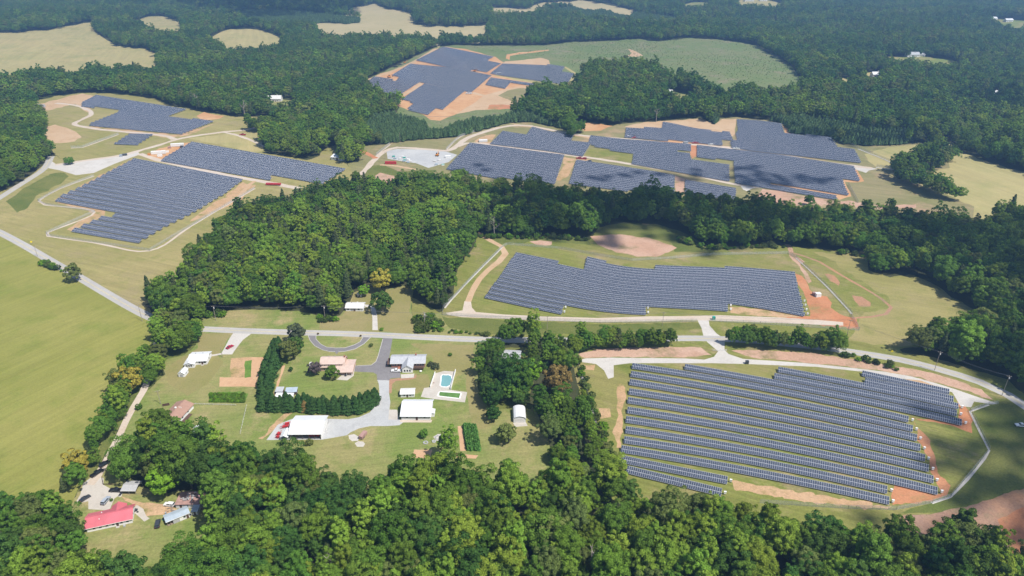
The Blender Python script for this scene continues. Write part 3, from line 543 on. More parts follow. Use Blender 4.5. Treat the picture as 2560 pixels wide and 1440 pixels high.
def broad_crown(name, seed, m, rad=5.2, ht=13.0, base=5.0, ncl=64, nlf=92, leaf=.46, lean=.0):
    rng = np.random.default_rng(seed)
    k = np.arange(ncl) + .5; ph = np.arccos(1 - 1.55 * k / ncl); th = math.pi * (1 + 5 ** .5) * k + rng.uniform(0, 6)
    d = np.stack([np.cos(th) * np.sin(ph), np.sin(th) * np.sin(ph), np.cos(ph)], 1) + rng.normal(0, .12, (ncl, 3))
    # a few big limbs pull the outline out of round
    lob = unit(rng.normal(size=(5, 3)) + np.array([0, 0, .4])); amp = rng.uniform(.1, .34, 5)
    rr = rng.uniform(.62, .92, ncl) + (np.maximum(0, unit(d) @ lob.T) ** 3 @ amp) - .06
    cc = d * rr[:, None] * np.array([rad, rad, ht / 2]) + np.array([lean, 0, base + ht / 2])
    rc = rad * .27 * rng.uniform(.65, 1.35, ncl)
    C, Nn, S = [], [], []
    for i in range(ncl):
        n = int(nlf * (rc[i] / (rad * .27)) ** 1.6) + 6
        q = unit(rng.normal(size=(n, 3)) + unit(cc[i:i + 1] - np.array([0, 0, base + ht * .42])) * .9 + np.array([0, 0, .35]))
        C.append(cc[i] + q * rc[i] * rng.uniform(.72, 1.08, n)[:, None] * np.array([1, 1, .8])); Nn.append(unit(q + rng.normal(0, .38, (n, 3)))); S.append(leaf * rng.uniform(.65, 1.35, n))
    ni = int(ncl * nlf * .10)  # inner leaves close the view through the crown
    q = unit(rng.normal(size=(ni, 3))); C.append(q * rng.uniform(.15, .62, ni)[:, None] * np.array([rad, rad, ht / 2]) + np.array([0, 0, base + ht / 2])); Nn.append(q); S.append(np.full(ni, leaf * 1.9))
    v, f = quads_at(np.concatenate(C), np.concatenate(Nn), np.concatenate(S), rng)
    return np_mesh(name, v, f, [m])
def cone_crown(name, seed, m, rad=2.3, ht=14.0, base=3.0, n=1500, leaf=.6, power=.9, droop=.35, whorl=12):
    rng = np.random.default_rng(seed)
    u = rng.uniform(0, 1, n) ** .72; z = 1 - u                      # more leaves low down
    a = rng.uniform(0, 2 * math.pi, n)
    prof = np.clip(u, 0, 1) ** power * (1 - .25 * np.clip((u - .85) / .15, 0, 1))
    rr = rad * prof * (1 + .22 * np.sin(u * whorl * 2 * math.pi) + .18 * np.sin(a * 3 + u * 9)) * rng.uniform(.55, 1.06, n)
    c = np.stack([np.cos(a) * rr, np.sin(a) * rr, base + z * ht], 1)
    nr = unit(np.stack([np.cos(a), np.sin(a), np.full(n, .75)], 1) + rng.normal(0, droop, (n, 3)))
    v, f = quads_at(c, nr, leaf * rng.uniform(.6, 1.4, n), rng, 1.0)
    return np_mesh(name, v, f, [m])
def trunk_mesh(name, ht, r, limbs=4, seed=0):
    rng = random.Random(seed); mb = MB(); mb.tube((0, 0, -.4), (0, 0, ht * .55), r, r * .75, 7); mb.tube((0, 0, ht * .55), (.2, .1, ht), r * .75, r * .35, 6)
    for i in range(limbs):
        a = rng.uniform(0, 6.28); z = ht * rng.uniform(.45, .8)
        mb.tube((0, 0, z), (math.cos(a) * ht * .22, math.sin(a) * ht * .22, z + ht * .22), r * .35, r * .15, 5)
    return mb.mesh(name, [BARK])
CLS = ['mid', 'light', 'dark', 'olive', 'mid', 'light', 'dark', 'mid', 'mid', 'light', 'light', 'dark', 'mid', 'light']
HI = [broad_crown('broad_crown', 100 + i, LEAF[c], rad=[5.2, 4.6, 5.8, 5.0, 4.4, 5.4, 6.0, 4.8, 5.2, 5.0, 3.4, 3.3, 6.6, 4.0][i], ht=[13, 14.5, 12, 12.5, 15, 13.5, 12, 14, 11.5, 15, 17, 15, 11.5, 10][i], base=[4.5, 5, 4, 4.5, 5, 4.5, 4, 5, 4, 5, 5, 5, 4, 3.5][i], ncl=[64, 60, 76, 60, 56, 84, 70, 64, 52, 90, 58, 50, 96, 46][i]) for i, c in enumerate(CLS)]
TALLP = [cone_crown('tall_pine_crown', 580 + i, LEAF['olivepine'], rad=3.0, ht=13.5, base=6, n=900, leaf=.75, power=.55, droop=.5, whorl=6) for i in range(2)]
LO = [broad_crown('far_crown', 300 + i, LEAF[c], rad=[5.2, 4.6, 5.6, 5.0, 4.6, 5.2][i], ht=[13, 14, 12, 12.5, 14.5, 13][i], base=4, ncl=38, nlf=17, leaf=1.15) for i, c in enumerate(['mid', 'light', 'dark', 'olive', 'mid', 'dark'])]
TRUNK = [trunk_mesh('trunk', 11, .28, 4, i) for i in range(3)]
PINE = [cone_crown('pine_crown', 500 + i, LEAF['pine'], rad=2.5 + .3 * i, ht=7.2, base=1.2, n=420, leaf=.95, power=.6) for i in range(3)]
CEDAR = [cone_crown('cedar_crown', 520 + i, LEAF['cedar'], rad=2.75 + .2 * i, ht=8.2, base=.1, n=2300, leaf=.52, power=.62, droop=.5, whorl=5) for i in range(3)]
BUSH = [broad_crown('bush_crown', 540 + i, LEAF[c], rad=2.0, ht=3.0, base=.1, ncl=24, nlf=34, leaf=.42) for i, c in enumerate(['mid', 'bright', 'scrub', 'olive'])]
SMALL = [broad_crown('small_crown', 560 + i, LEAF[c], rad=3.3, ht=6.6, base=1.2, ncl=44, nlf=46, leaf=.5) for i, c in enumerate(['mid', 'dark', 'light', 'olive', 'grey'])]

def vnoise(p, s, seed):
    r = np.random.default_rng(seed); o = np.zeros(len(p))
    for i in range(7):
        a = r.uniform(0, 6.28); k = 1 / s * r.uniform(.6, 1.9); o += np.sin((p[:, 0] * math.cos(a) + p[:, 1] * math.sin(a)) * k * 6.28 + r.uniform(0, 6.28))
    return o / 2.6
def poisson_hex(xmin, xmax, ymin, ymax, s, jit=.44):
    ys = np.arange(ymin, ymax, s * .866); out = []
    for i, y in enumerate(ys):
        xs = np.arange(xmin, xmax, s) + (s / 2 if i % 2 else 0); out.append(np.stack([xs, np.full(len(xs), y)], 1))
    p = np.concatenate(out); return p + RNG.uniform(-jit, jit, p.shape) * s
def in_frame(p, m=90, z=12.0, top=-60):
    u, v, d = proj(p[:, 0], p[:, 1], terr(p[:, 0], p[:, 1]) + z)
    return (u > -m * 1.0) & (u < 2560 + m) & (v > top) & (v < 1440 + m) & (d > 0)
def clear_of(p, polys):
    k = np.ones(len(p), bool)
    for q in polys: k &= ~inside(p, q)
    return k
PINEZ = [poly_world(s, 0, 10, 20) for s in (
 "905,330 930,280t 985,270t 1013,275t 1061,290t 1075,310 1110,306t 1140,292t 1190,280t 1258,275t 1320,272t 1400,300t 1464,331 1420,326 1364,313 1326,305 1275,307 1200,327 1146,342 1020,352 962,361 925,355 915,345",
 "1757,292 1800,280t 1900,285t 2010,278t 2130,300t 2215,318t 2265,330 2290,352 2260,361 2213,365 2159,364 2105,360 2077,343 1978,335 1940,306 1904,298 1854,293 1800,296 1786,311",
 "1350,25t 1440,12t 1560,22t 1700,42t 1720,55t 1600,60t 1480,50t", "560,20t 760,25t 900,40t 900,60 740,70 620,55t")]
cand = []
for (y0, y1, s) in ((150, 360, 6.9), (360, 620, 6.5), (620, 1000, 6.7), (1000, 1700, 7.6), (1700, 2950, 9.6)):
    hw = y1 * .80 + 60
    cand.append(poisson_hex(-hw, hw, y0, y1, s))
cand = np.concatenate(cand)
cand = cand[in_frame(cand)]
cand = cand[clear_of(cand, CLEAR)]
grow = [poly_world(z, 0, 0, 40) for z in ()]
cand = cand[clear_of(cand, HARD)]
GAPS = [poly_world(z, 0, 0, 20) for z in ('1296,930 1346,930 1346,992 1296,992', '1346,935 1436,935 1444,1012 1350,1012', '930,715 975,715 975,740 930,740')]
cand = cand[clear_of(cand, GAPS)]
pine_m = np.zeros(len(cand), bool)
for q in PINEZ: pine_m |= inside(cand, q)
TREES = cand[~pine_m]
pz = poisson_hex(-1700, 1700, 500, 2900, 4.2, .2)
pk = np.zeros(len(pz), bool)
for q in PINEZ: pk |= inside(pz, q)
PINES = pz[pk & clear_of(pz, CLEAR) & in_frame(pz)]
# hand placed belts inside the open land: (outline, spacing, height of outline tops, size factor)
BELTS = [
 ("1195,893t 1225,846t 1258,872t 1262,955 1285,1000 1320,1010 1325,1020 1225,1022 1200,985", 5.6, 10, .58),
 ("378,800t 408,765t 450,772t 490,792t 500,850 460,888 420,893 395,880 372,850t", 6.0, 14, .85),
 ("335,890t 312,915t 288,950t 266,990t 250,1015t 243,1045t 232,1080t 208,1110t 190,1140t 172,1185t 155,1222 176,1258 190,1238 206,1206 234,1176 251,1151 267,1118 285,1081 299,1051 317,1018 336,990 358,972 376,930 388,890", 4.5, 9, .60),
 ("1442,864 1500,861 1560,858 1610,857 1680,860 1690,868 1600,875 1500,876 1446,880", 3.0, 0, .50), ("1816,860 1840,857 1890,858 1960,863 2090,876 2100,887 2030,884 1960,876 1900,870 1820,867", 3.2, 0, .52),
 ("1340,850t 1400,840t 1440,848t 1452,880 1432,905 1345,900", 5, 10, .6), ("392,880 408,896 414,932 388,960 374,974 382,930", 4.6, 0, .62),
 ("2226,400t 2290,382t 2320,365t 2345,345t 2385,360t 2392,385 2370,420 2330,432 2280,436 2235,432", 7.5, 12, .85),
 ("2222,430t 2240,432 2290,455 2350,480 2410,503 2405,510 2340,495 2270,470 2225,448", 6.5, 10, .7),
 ("30,252t 70,245t 105,285t 112,312 88,318 60,300", 7, 12, .85), ("600,312t 640,292t 662,300t 655,335 605,332", 7, 10, .7),
 ("838,372t 900,362t 905,405 855,412 842,402", 7, 12, .8), ("1322,250 1330,215t 1350,205t 1385,225t 1440,240t 1440,262 1330,272", 8, 16, 1.0),
 ("2256,873 2300,866 2364,857 2400,847 2470,830 2560,830 2560,962 2449,918 2330,888 2262,881", 6.0, 0, .85),
]
bx = []
for s, sp, th, f in BELTS:
    q = poly_world(s, 0, th, 20); c = poisson_hex(q[:, 0].min(), q[:, 0].max(), q[:, 1].min(), q[:, 1].max(), sp)
    c = c[inside(c, q)]; bx.append(np.column_stack([c, np.full(len(c), f), np.full(len(c), len(bx))]))
bx = np.concatenate(bx); bx = bx[clear_of(bx[:, :2], HARD + GAPS)]; bid = bx[:, 3].astype(int); bx = bx[:, :3]
FHZ = poly_world("1330,880 1345,850 1440,850 1456,880 1440,905 1450,960 1480,1050 1545,1190 1500,1215 1380,1215 1378,1150 1350,1050", 0, 0, 30)
fz = np.where(TREES[:, 1] > 360, .84, .92); fz[inside(TREES, FHZ)] = .56
allt = np.concatenate([np.column_stack([TREES, fz]), bx]); BELT = np.concatenate([np.full(len(TREES), -1), bid])
# size of each tree: mixed ages, patches of taller and lower wood
def patch(p, s): return np.sin(p[:, 0] / s + 1) * np.cos(p[:, 1] / (s * 1.3) + 2)
sz = allt[:, 2] * (1 + .12 * vnoise(allt, 160, 4) + RNG.normal(0, .19, len(allt))).clip(.52, 1.55)
u_, v_, d_ = proj(allt[:, 0], allt[:, 1], terr(allt[:, 0], allt[:, 1]) + 10)
vis = (u_ > -20) & (u_ < 2580) & (v_ < 1475)
order = np.argsort(np.where(vis, d_ / sz ** .5, 1e9))
SINGLE = order[:285]
stuff = np.ones(len(allt), bool); stuff[SINGLE] = False
NAMEC = {'mid': 'mid green', 'light': 'yellow green', 'dark': 'dark green', 'olive': 'olive'}
BLAB = {13: ('in the dark wood', 'beside the road at the right'), 0: ('beside the brick bungalow', 'left of the tree strip'), 1: ('in the clump', 'at the road corner'), 2: ('in the hedge row', 'beside the gravel lane'), 3: ('in the road hedge', 'left of the entrance road'), 4: ('in the road hedge', 'right of the entrance road'), 5: ('in the tree strip', 'behind the near fence corner'), 6: ('in the small clump', 'right of the gravel lane')}
def where(u, v, i):
    if BELT[i] >= 0: return BLAB.get(int(BELT[i]), ('in a belt', 'beside the upper fields'))
    if inside(allt[i:i + 1, :2], FHZ)[0]: return 'in the tree strip', 'left of the near solar fence'
    if v < 1235 and u < 640: return 'in the clump', 'behind the flat roofed outbuilding'
    if v < 1050: return 'in the wood', 'beyond the village road'
    if v > 1400: row = 'along the bottom edge'
    elif v > 1250: row = 'amid the near wood'
    else: row = 'at the wood edge'
    col = 'below the red roofed house' if u < 560 else 'below the white pole barn' if u < 950 else 'below the corn bed' if u < 1330 else 'below the near fence corner' if u < 1700 else 'below the near solar rows' if u < 2150 else 'beside the orange clay bank'
    return row, col
PEND = []
for n_, i in enumerate(SINGLE):
    x, y = allt[i, :2]; z = float(terr(x, y)); k = int(RNG.integers(len(HI))); s = float(sz[i])
    t = empty('broadleaf_tree', (x, y, z), float(RNG.uniform(0, 6.28))); t.scale = (s * float(RNG.uniform(.9, 1.12)), s, s * float(RNG.uniform(.92, 1.12)))
    row, col = where(u_[i], v_[i], i)
    PEND.append((row, col, NAMEC[CLS[k]], float(u_[i]), t))
    c = bpy.data.objects.new('crown', HI[k]); link(c, t)
    b = bpy.data.objects.new('trunk', TRUNK[n_ % 3]); link(b, t)
ORD = ['first', 'second', 'third', 'fourth', 'fifth', 'sixth', 'seventh', 'eighth', 'ninth', 'tenth', 'eleventh', 'twelfth', 'thirteenth', 'fourteenth', 'fifteenth', 'sixteenth', 'seventeenth', 'eighteenth', 'nineteenth', 'twentieth', 'twenty-first', 'twenty-second', 'twenty-third', 'twenty-fourth', 'twenty-fifth', 'twenty-sixth', 'twenty-seventh', 'twenty-eighth', 'twenty-ninth', 'thirtieth']
def rank_labels(items):
    seen = {}
    for row, col, hue, u, t in sorted(items, key=lambda q: q[3]):
        k = seen[(row, col, hue)] = seen.get((row, col, hue), -1) + 1
        tag(t, f'{hue} tree {row} {col}, {ORD[min(k, 29)]} from left', 'tree', f'trees {row} {col}')
rank_labels(PEND)
# the rest of the woods as one mass each, grown from points
def scatter(name, label, cat, pts, scale, meshes, idx, mats=None, flat=None):
    src = bpy.data.collections.new(name + '_source')
    for k, m in enumerate(meshes):
        o = bpy.data.objects.new('%s_kind_%02d' % (name, k), m); src.objects.link(o)
    me = bpy.data.meshes.new(name); n = len(pts); me.vertices.add(n)
    co = np.column_stack([pts[:, 0], pts[:, 1], terr(pts[:, 0], pts[:, 1])]).astype(np.float32); me.vertices.foreach_set('co', co.ravel())
    for an, ty, val in (('sc', 'FLOAT_VECTOR', np.asarray(scale, np.float32)), ('rz', 'FLOAT', RNG.uniform(0, 6.28, n).astype(np.float32)), ('ix', 'INT', np.asarray(idx, np.int32))):
        a = me.attributes.new(an, ty, 'POINT'); a.data.foreach_set('vector' if ty == 'FLOAT_VECTOR' else 'value', val.ravel())
    o = bpy.data.objects.new(name, me); link(o); tag(o, label, cat, kind='stuff')
    g = bpy.data.node_groups.new(name, 'GeometryNodeTree'); g.interface.new_socket('Geometry', in_out='INPUT', socket_type='NodeSocketGeometry'); g.interface.new_socket('Geometry', in_out='OUTPUT', socket_type='NodeSocketGeometry')
    N = g.nodes.new; L = g.links.new; gi = N('NodeGroupInput'); go = N('NodeGroupOutput'); ip = N('GeometryNodeInstanceOnPoints'); ci = N('GeometryNodeCollectionInfo')
    ci.inputs['Collection'].default_value = src; ci.inputs['Separate Children'].default_value = True; ci.inputs['Reset Children'].default_value = True
    def at(nm, ty):
        q = N('GeometryNodeInputNamedAttribute'); q.data_type = ty; q.inputs[0].default_value = nm; return q.outputs[0]
    cx = N('ShaderNodeCombineXYZ'); L(at('rz', 'FLOAT'), cx.inputs[2])
    L(gi.outputs[0], ip.inputs['Points']); L(ci.outputs[0], ip.inputs['Instance']); ip.inputs['Pick Instance'].default_value = True
    L(at('ix', 'INT'), ip.inputs['Instance Index']); L(cx.outputs[0], ip.inputs['Rotation']); L(at('sc', 'FLOAT_VECTOR'), ip.inputs['Scale']); L(ip.outputs[0], go.inputs[0])
    md = o.modifiers.new('grow', 'NODES'); md.node_group = g
    return o
rest = allt[stuff]; rs = sz[stuff]; rd = d_[stuff]
def sc3(s): return np.column_stack([s * RNG.uniform(.88, 1.15, len(s)), s * RNG.uniform(.88, 1.15, len(s)), s * RNG.uniform(.9, 1.15, len(s))])
near = rd < 900
tone = vnoise(rest, 330, 9) + RNG.normal(0, .75, len(rest))          # stands of darker and lighter wood
def by_tone(classes):
    rank = {'dark': 0, 'mid': 1, 'olive': 2, 'light': 3}; o = sorted(range(len(classes)), key=lambda i: rank[classes[i]])
    q = np.clip((tone + 1.7) / 3.4, 0, .999); return np.array(o)[(q * len(o)).astype(int)]
LOC = ['mid', 'light', 'dark', 'olive', 'mid', 'dark']
ix = np.where(near, by_tone(CLS), len(HI) + by_tone(LOC))
ru, rv, _ = proj(rest[:, 0], rest[:, 1], terr(rest[:, 0], rest[:, 1]) + 10); cwood = (ru < 1230) & (ru > 430) & (rv > 430) & (rv < 800)
pk2 = RNG.uniform(0, 1, len(rest)) < np.where(cwood, .22, .05) + .12 * (vnoise(rest, 90, 21) > .7); ix = np.where(pk2, len(HI) + len(LO) + RNG.integers(0, 2, len(rest)), ix)
grow_s = np.where(rd > 1000, 1.03, 1.0) * np.where(rd > 1700, 1.12, 1.0)
scatter('forest', 'broadleaf woods covering the land between the fields', 'woods', rest, sc3(rs * grow_s), HI + LO + TALLP, ix)
scatter('pine_plantation', 'dark even pine plantations beside the upper solar fields', 'pine wood', PINES, sc3(RNG.uniform(.8, 1.15, len(PINES))), PINE, RNG.integers(0, 3, len(PINES)))
# low bushes: wood margins, clearcut, verges
SH = [("1832,818t 1880,810t 1902,832 1842,830", 3, 3, 1.0), ("1030,800 1075,790 1112,808 1108,830 1040,832", 3, 0, 1.0), ("1110,826 1300,840 1440,840 1440,845 1300,846 1110,834", 3.4, 0, .6), ("500,790 560,782 560,792 510,796", 3, 0, .9), ("790,795 848,792 840,808 800,806", 3, 0, .8),
      ("1895,585 1000,585", 9, 0, 1), ("1195,588 1400,590 1470,602 1470,606 1400,600 1200,596", 3.5, 0, .8), ("1700,590 1760,620 1960,616 1960,621 1760,626 1690,605", 4, 0, 1.0), ("2096,630 2176,638 2170,645 2090,636", 4, 0, .9),
      ("2098,880 2200,905 2260,925 2250,930 2180,912 2098,892", 4, 0, .9), ("1442,905 1452,905 1480,990 1515,1085 1545,1165 1535,1170 1500,1085 1465,990", 3.2, 0, .8), ("84,655 120,658 175,678 165,682 110,668", 3, 0, .9)]
sb = []
for s, sp, th, f in SH:
    q = poly_world(s, 0, th, 20); c = poisson_hex(q[:, 0].min(), q[:, 0].max(), q[:, 1].min(), q[:, 1].max(), sp)
    if len(c) < 40000: c = c[inside(c, q)]; sb.append(np.column_stack([c, np.full(len(c), f)]))
q = poly_world(C6, 0, 15, 30); c = poisson_hex(q[:, 0].min(), q[:, 0].max(), q[:, 1].min(), q[:, 1].max(), 6.5, .5); c = c[inside(c, q)]
arr = [poly_world(s, 0, 0, 30) for s in ("895,204 1090,112 1161,114 1240,134 1290,140 1376,140 1420,160 1465,200 1456,222 1340,240 1340,275 1060,310 985,262",)]
c = c[clear_of(c, arr)]; keep = RNG.uniform(0, 1, len(c)) < .4 + .4 * patch(c, 60); c = c[keep]
sb.append(np.column_stack([c, np.full(len(c), .24)]))
sb = np.concatenate(sb); sb = sb[clear_of(sb[:, :2], HARD)]
scatter('scrub', 'scattered green scrub and hedge bushes on verges and the clearcut', 'scrub', sb[:, :2], sc3(sb[:, 2] * RNG.uniform(.5, 1.4, len(sb))), BUSH, RNG.integers(0, 4, len(sb)))
# single garden and field trees: (px of base, size, mesh set, index, leaf override, name, label, category)
ONE = [
 (190,702,1.6,SMALL,3,None,'roadside_tree','dense round olive tree beside the road left of the big wood','tree'),
 (952,730,1.9,SMALL,2,'yellow','yellow_tree','bright yellow tree at the front edge of the big wood','tree'),
 (957,782,1.9,SMALL,1,None,'shade_tree','large dark shade tree right of the small grey house','tree'),
 (909,742,1.0,SMALL,2,'bright','garden_tree','small bright green tree beside the tiny white shed','tree'),
 (330,985,1.9,SMALL,2,'yellow','yellow_tree','yellow flowering tree in the hedge row by the gravel lane','tree'),
 (200,1195,1.6,SMALL,2,'yellow','yellow_tree','yellow flowering tree above the parking yard','tree'),
 (1320,962,1.75,SMALL,2,'bright','bright_tree','bright lime green tree in front of the brick house','tree'),
 (1388,985,2.1,SMALL,3,'rust','rusty_tree','large rust brown tree left of the near fence corner','tree'),
 (1268,1107,1.35,SMALL,3,None,'garden_tree','lone olive tree on the lawn below the white garage','tree'),
 (1234,1051,1.05,SMALL,1,None,'garden_tree','small dark round tree left of the white garage','tree'),
 (1218,1038,.35,CEDAR,0,None,'cedar_tree','slim little cedar beside the tree belt','tree'),
 (1060,1095,.6,SMALL,0,None,'garden_tree','small dark tree left of the stone ring','tree'),
 (790,937,1.0,SMALL,4,'mauve','smoke_bush','mauve grey smoke bush left of the gambrel house','bush'),
 (830,947,1.05,SMALL,0,None,'garden_tree','round green tree in front of the gambrel house','tree'),
 (726,902,1.5,SMALL,4,'olive','garden_tree','tall feathery olive tree behind the cedar hedge','tree'), (747,856,1.5,SMALL,4,'grey','garden_tree','feathery grey green tree beside the circular drive','tree'),
 (742,882,1.3,SMALL,1,None,'garden_tree','dark round tree between hedge and circular drive','tree'),
 (728,928,.35,SMALL,1,None,'bush','dark bush beside the worn strip','bush'),
 (795,836,.32,BUSH,0,'rust','bush','dark little bush at the left mouth of the circular drive','bush'), (902,841,.32,BUSH,0,'rust','bush','dark little bush at the right mouth of the circular drive','bush'),
 (928,866,.6,BUSH,3,None,'bush','small bush on the lawn right of the circular drive','bush'), (1126,890,.55,BUSH,0,None,'bush','small bush on the lawn right of the brick house','bush'),
 (775,1111,.9,BUSH,3,None,'bush','round clipped bush below the white pole barn','bush'), (350,1022,.85,BUSH,0,None,'bush','round clipped bush beside the gravel lane','bush'),
 (1088,921,1.0,BUSH,3,'grey','bush','spreading grey green bush between brick house and pool','bush'), (1076,915,.8,BUSH,3,'grey','bush','grey green bush at the corner of the brick house','bush'),
 (280,1252,.35,BUSH,0,None,'bush','tiny round bush beside the parked grey car','bush'), (955,826,.6,BUSH,1,None,'bush','bright green bush beside the gravel house drive','bush'),
 (176,411,2.2,BUSH,0,None,'bush','round green bush beside the gravel turnout','bush'), (1096,818,1.0,BUSH,0,None,'bush','dark bush on the verge right of the tree strip','bush'),
 (2020,513,1.25,SMALL,0,None,'field_tree','tree standing up above the dark wood below the solar field','tree'), (2227,520,1.15,SMALL,0,None,'field_tree','round tree at the meadow end above the dark wood','tree'),
 (1388,1432,.8,SMALL,4,'mauve','bare_tree','dull mauve grey bare tree at the bottom edge','tree'), (1120,1152,.95,HI,1,None,'garden_tree','light green tree hiding the tilled plot','tree'),
 (412,1095,1.0,HI,0,None,'broadleaf_tree','tall tree right behind the brown roofed house','tree'), (418,1240,1.9,SMALL,2,'bright','bright_tree','bright green tree left of the carport wood','tree'),
 (320,1200,.5,SMALL,2,None,'garden_tree','small tree behind the dark board fence','tree'),
 (215,1268,.01,BUSH,0,None,'','',''),
]
for px, py, s, ms, k, ov, nm, lb, ct in ONE:
    if not nm: continue
    p = put(px, py); t = empty(nm, p, random.uniform(0, 6)); t.scale = (s, s, s); tag(t, lb, ct)
    c = bpy.data.objects.new('crown', ms[k]); link(c, t)
    if ov:
        c.material_slots[0].link = 'OBJECT'; c.material_slots[0].material = LEAF[ov]
    tr = bpy.data.objects.new('trunk', TRUNK[0]); link(tr, t); h = .45 if ms is not BUSH else .2; tr.scale = (h, h, h)
# bare dead trees at wood edges
def dead_mesh(seed):
    r = random.Random(seed); mb = MB(); mb.tube((0, 0, -.4), (.3, .2, 9), .24, .14, 6)
    for i in range(11):
        a = r.uniform(0, 6.28); z = r.uniform(3.5, 9); l = r.uniform(2, 4.2) * (1.2 - z / 12); p = Vector((.03 * z, .02 * z, z)); q = p + Vector((math.cos(a) * l, math.sin(a) * l, l * r.uniform(.5, 1.2))); mb.tube(p, q, .09, .05, 4)
        for k in range(3): e = q.lerp(p, r.uniform(0, .6)); mb.tube(e, e + Vector((r.uniform(-1, 1), r.uniform(-1, 1), r.uniform(.3, 1.3))), .05, .025, 3)
    return mb.mesh('bare_branches', [mat('bleached_wood', (.34, .30, .26), .9, noise=(2, .2))])
DEAD = [dead_mesh(i) for i in range(3)]
for i, (px, py, sc, lb) in enumerate([(612, 292, 2.0, 'bare pale trunk at the wood edge right of the upper left field'), (492, 272, 2.0, 'bleached dead tree at the wood edge behind the upper left field'), (1236, 592, 1.7, 'bare leaning tree at the belt edge left of the clay basin'), (322, 1003, 1.1, 'grey bare tree in the hedge row beside the lane'), (1640, 305, 1.8, 'tall bare tree behind the topmost upper right block'), (1475, 1445, 1.6, 'dead bare tree in the near wood at the bottom'), (820, 1465, 1.6, 'brown bare tree in the near wood below the pole barn'), (1062, 812, .9, 'bare grey tree in the strip right of the straw lawn'), (2225, 1400, 1.6, 'bare tree in the near wood below the orange bank')]):
    t = empty('dead_tree', put(px, py), i); t.scale = (sc,) * 3; tag(t, lb, 'tree'); link(bpy.data.objects.new('branches', DEAD[i % 3]), t)
# cedar hedges
HN = [0]
def hedge_line(pts, n, label, group, s0, s1, off=0.0):
    w = P([p[0] for p in pts], [p[1] for p in pts]); seg = np.linalg.norm(np.diff(w, axis=0), axis=1); cum = np.concatenate([[0], np.cumsum(seg)])
    for i in range(n):
        d = cum[-1] * (i + .5) / n; x = np.interp(d, cum, w[:, 0]) + random.uniform(-.9, .9); y = np.interp(d, cum, w[:, 1]) + random.uniform(-.4, .4) + off
        s = s0 + (s1 - s0) * i / n + random.uniform(-.16, .16)
        t = empty('cedar_tree', (x, y, float(terr(x, y))), random.uniform(0, 6)); t.scale = (s, s, s * random.uniform(.92, 1.1))
        k = random.randrange(3); c = bpy.data.objects.new('crown', CEDAR[k]); link(c, t)
        tr = bpy.data.objects.new('trunk', TRUNK[1]); link(tr, t); tr.scale = (.4, .4, .3)
        if 'lower hedge behind' in label and i == 8: c.material_slots[0].link = 'OBJECT'; c.material_slots[0].material = LEAF['rust']
        tag(t, ('browning cedar in the lower hedge above the pole barn' if 'lower hedge behind' in label and i == 8 else label + f', {ORD[i]} along it'), 'tree', group)
hedge_line([(668,990),(676,950),(692,900),(704,868)], 13, 'dark cedar in the left hedge beside the tilled garden', 'cedars of the left hedge', 1.1, 1.1)
hedge_line([(655,1000),(660,960),(676,910),(690,875)], 12, 'dark cedar in the outer row of the left hedge', 'cedars of the left hedge outer row', 1.05, 1.1)
hedge_line([(650,1024),(727,1026),(796,1029),(848,1033),(892,1032),(922,1020),(940,1000)], 24, 'dark cedar in the lower hedge behind the pole barn', 'cedars of the lower hedge', .9, 1.12)
hedge_line([(660,1012),(740,1012),(848,1019),(905,1012),(930,996)], 18, 'dark cedar in the back row of the lower hedge', 'cedars of the lower hedge back row', .8, 1.0)
print('veg', len(allt), len(PINES), len(sb), round(time.time() - T0, 1))
# ------------------------------------------------------------------ solar fields
def panel_mat(name):
    m = bpy.data.materials.new(name); m.use_nodes = True; t = m.node_tree; b = t.nodes['Principled BSDF']; N = t.nodes.new; L = t.links.new
    g = N('ShaderNodeNewGeometry'); hs = N('ShaderNodeHueSaturation'); hs.inputs['Color'].default_value = (.045, .056, .084, 1)
    r = N('ShaderNodeMapRange'); r.inputs['To Min'].default_value = .94; r.inputs['To Max'].default_value = 1.06
    L(g.outputs['Random Per Island'], r.inputs[0]); L(r.outputs[0], hs.inputs['Value']); L(hs.outputs[0], b.inputs['Base Color'])
    b.inputs['Roughness'].default_value = .22; b.inputs['Specular IOR Level'].default_value = .75
    return m
PANEL = panel_mat('solar_glass'); ALU = mat('aluminium_frame', (.70, .72, .78), .5, 0, .4); STEEL = mat('galvanised_steel', (.34, .35, .36), .55, .4, .4)
TILT = R(22); MODW = .97
def px_line(s): return [tuple(map(float, t.split(','))) for t in s.split()]
def clip_x(line, poly):
    """x intervals of a picture polyline inside a picture polygon"""
    xs = sorted(set([p[0] for p in line])); x0, x1 = xs[0], xs[-1]
    X = np.arange(x0, x1, .5); Y = np.interp(X, [p[0] for p in line], [p[1] for p in line])
    ins = inside(np.column_stack([X, Y]), np.array(poly)); out = []; k = 0
    while k < len(X):
        if ins[k]:
            j = k
            while j + 1 < len(X) and ins[j + 1]: j += 1
            if X[j] - X[k] > 5: out.append((X[k], X[j]))
            k = j + 1
        else: k += 1
    return out
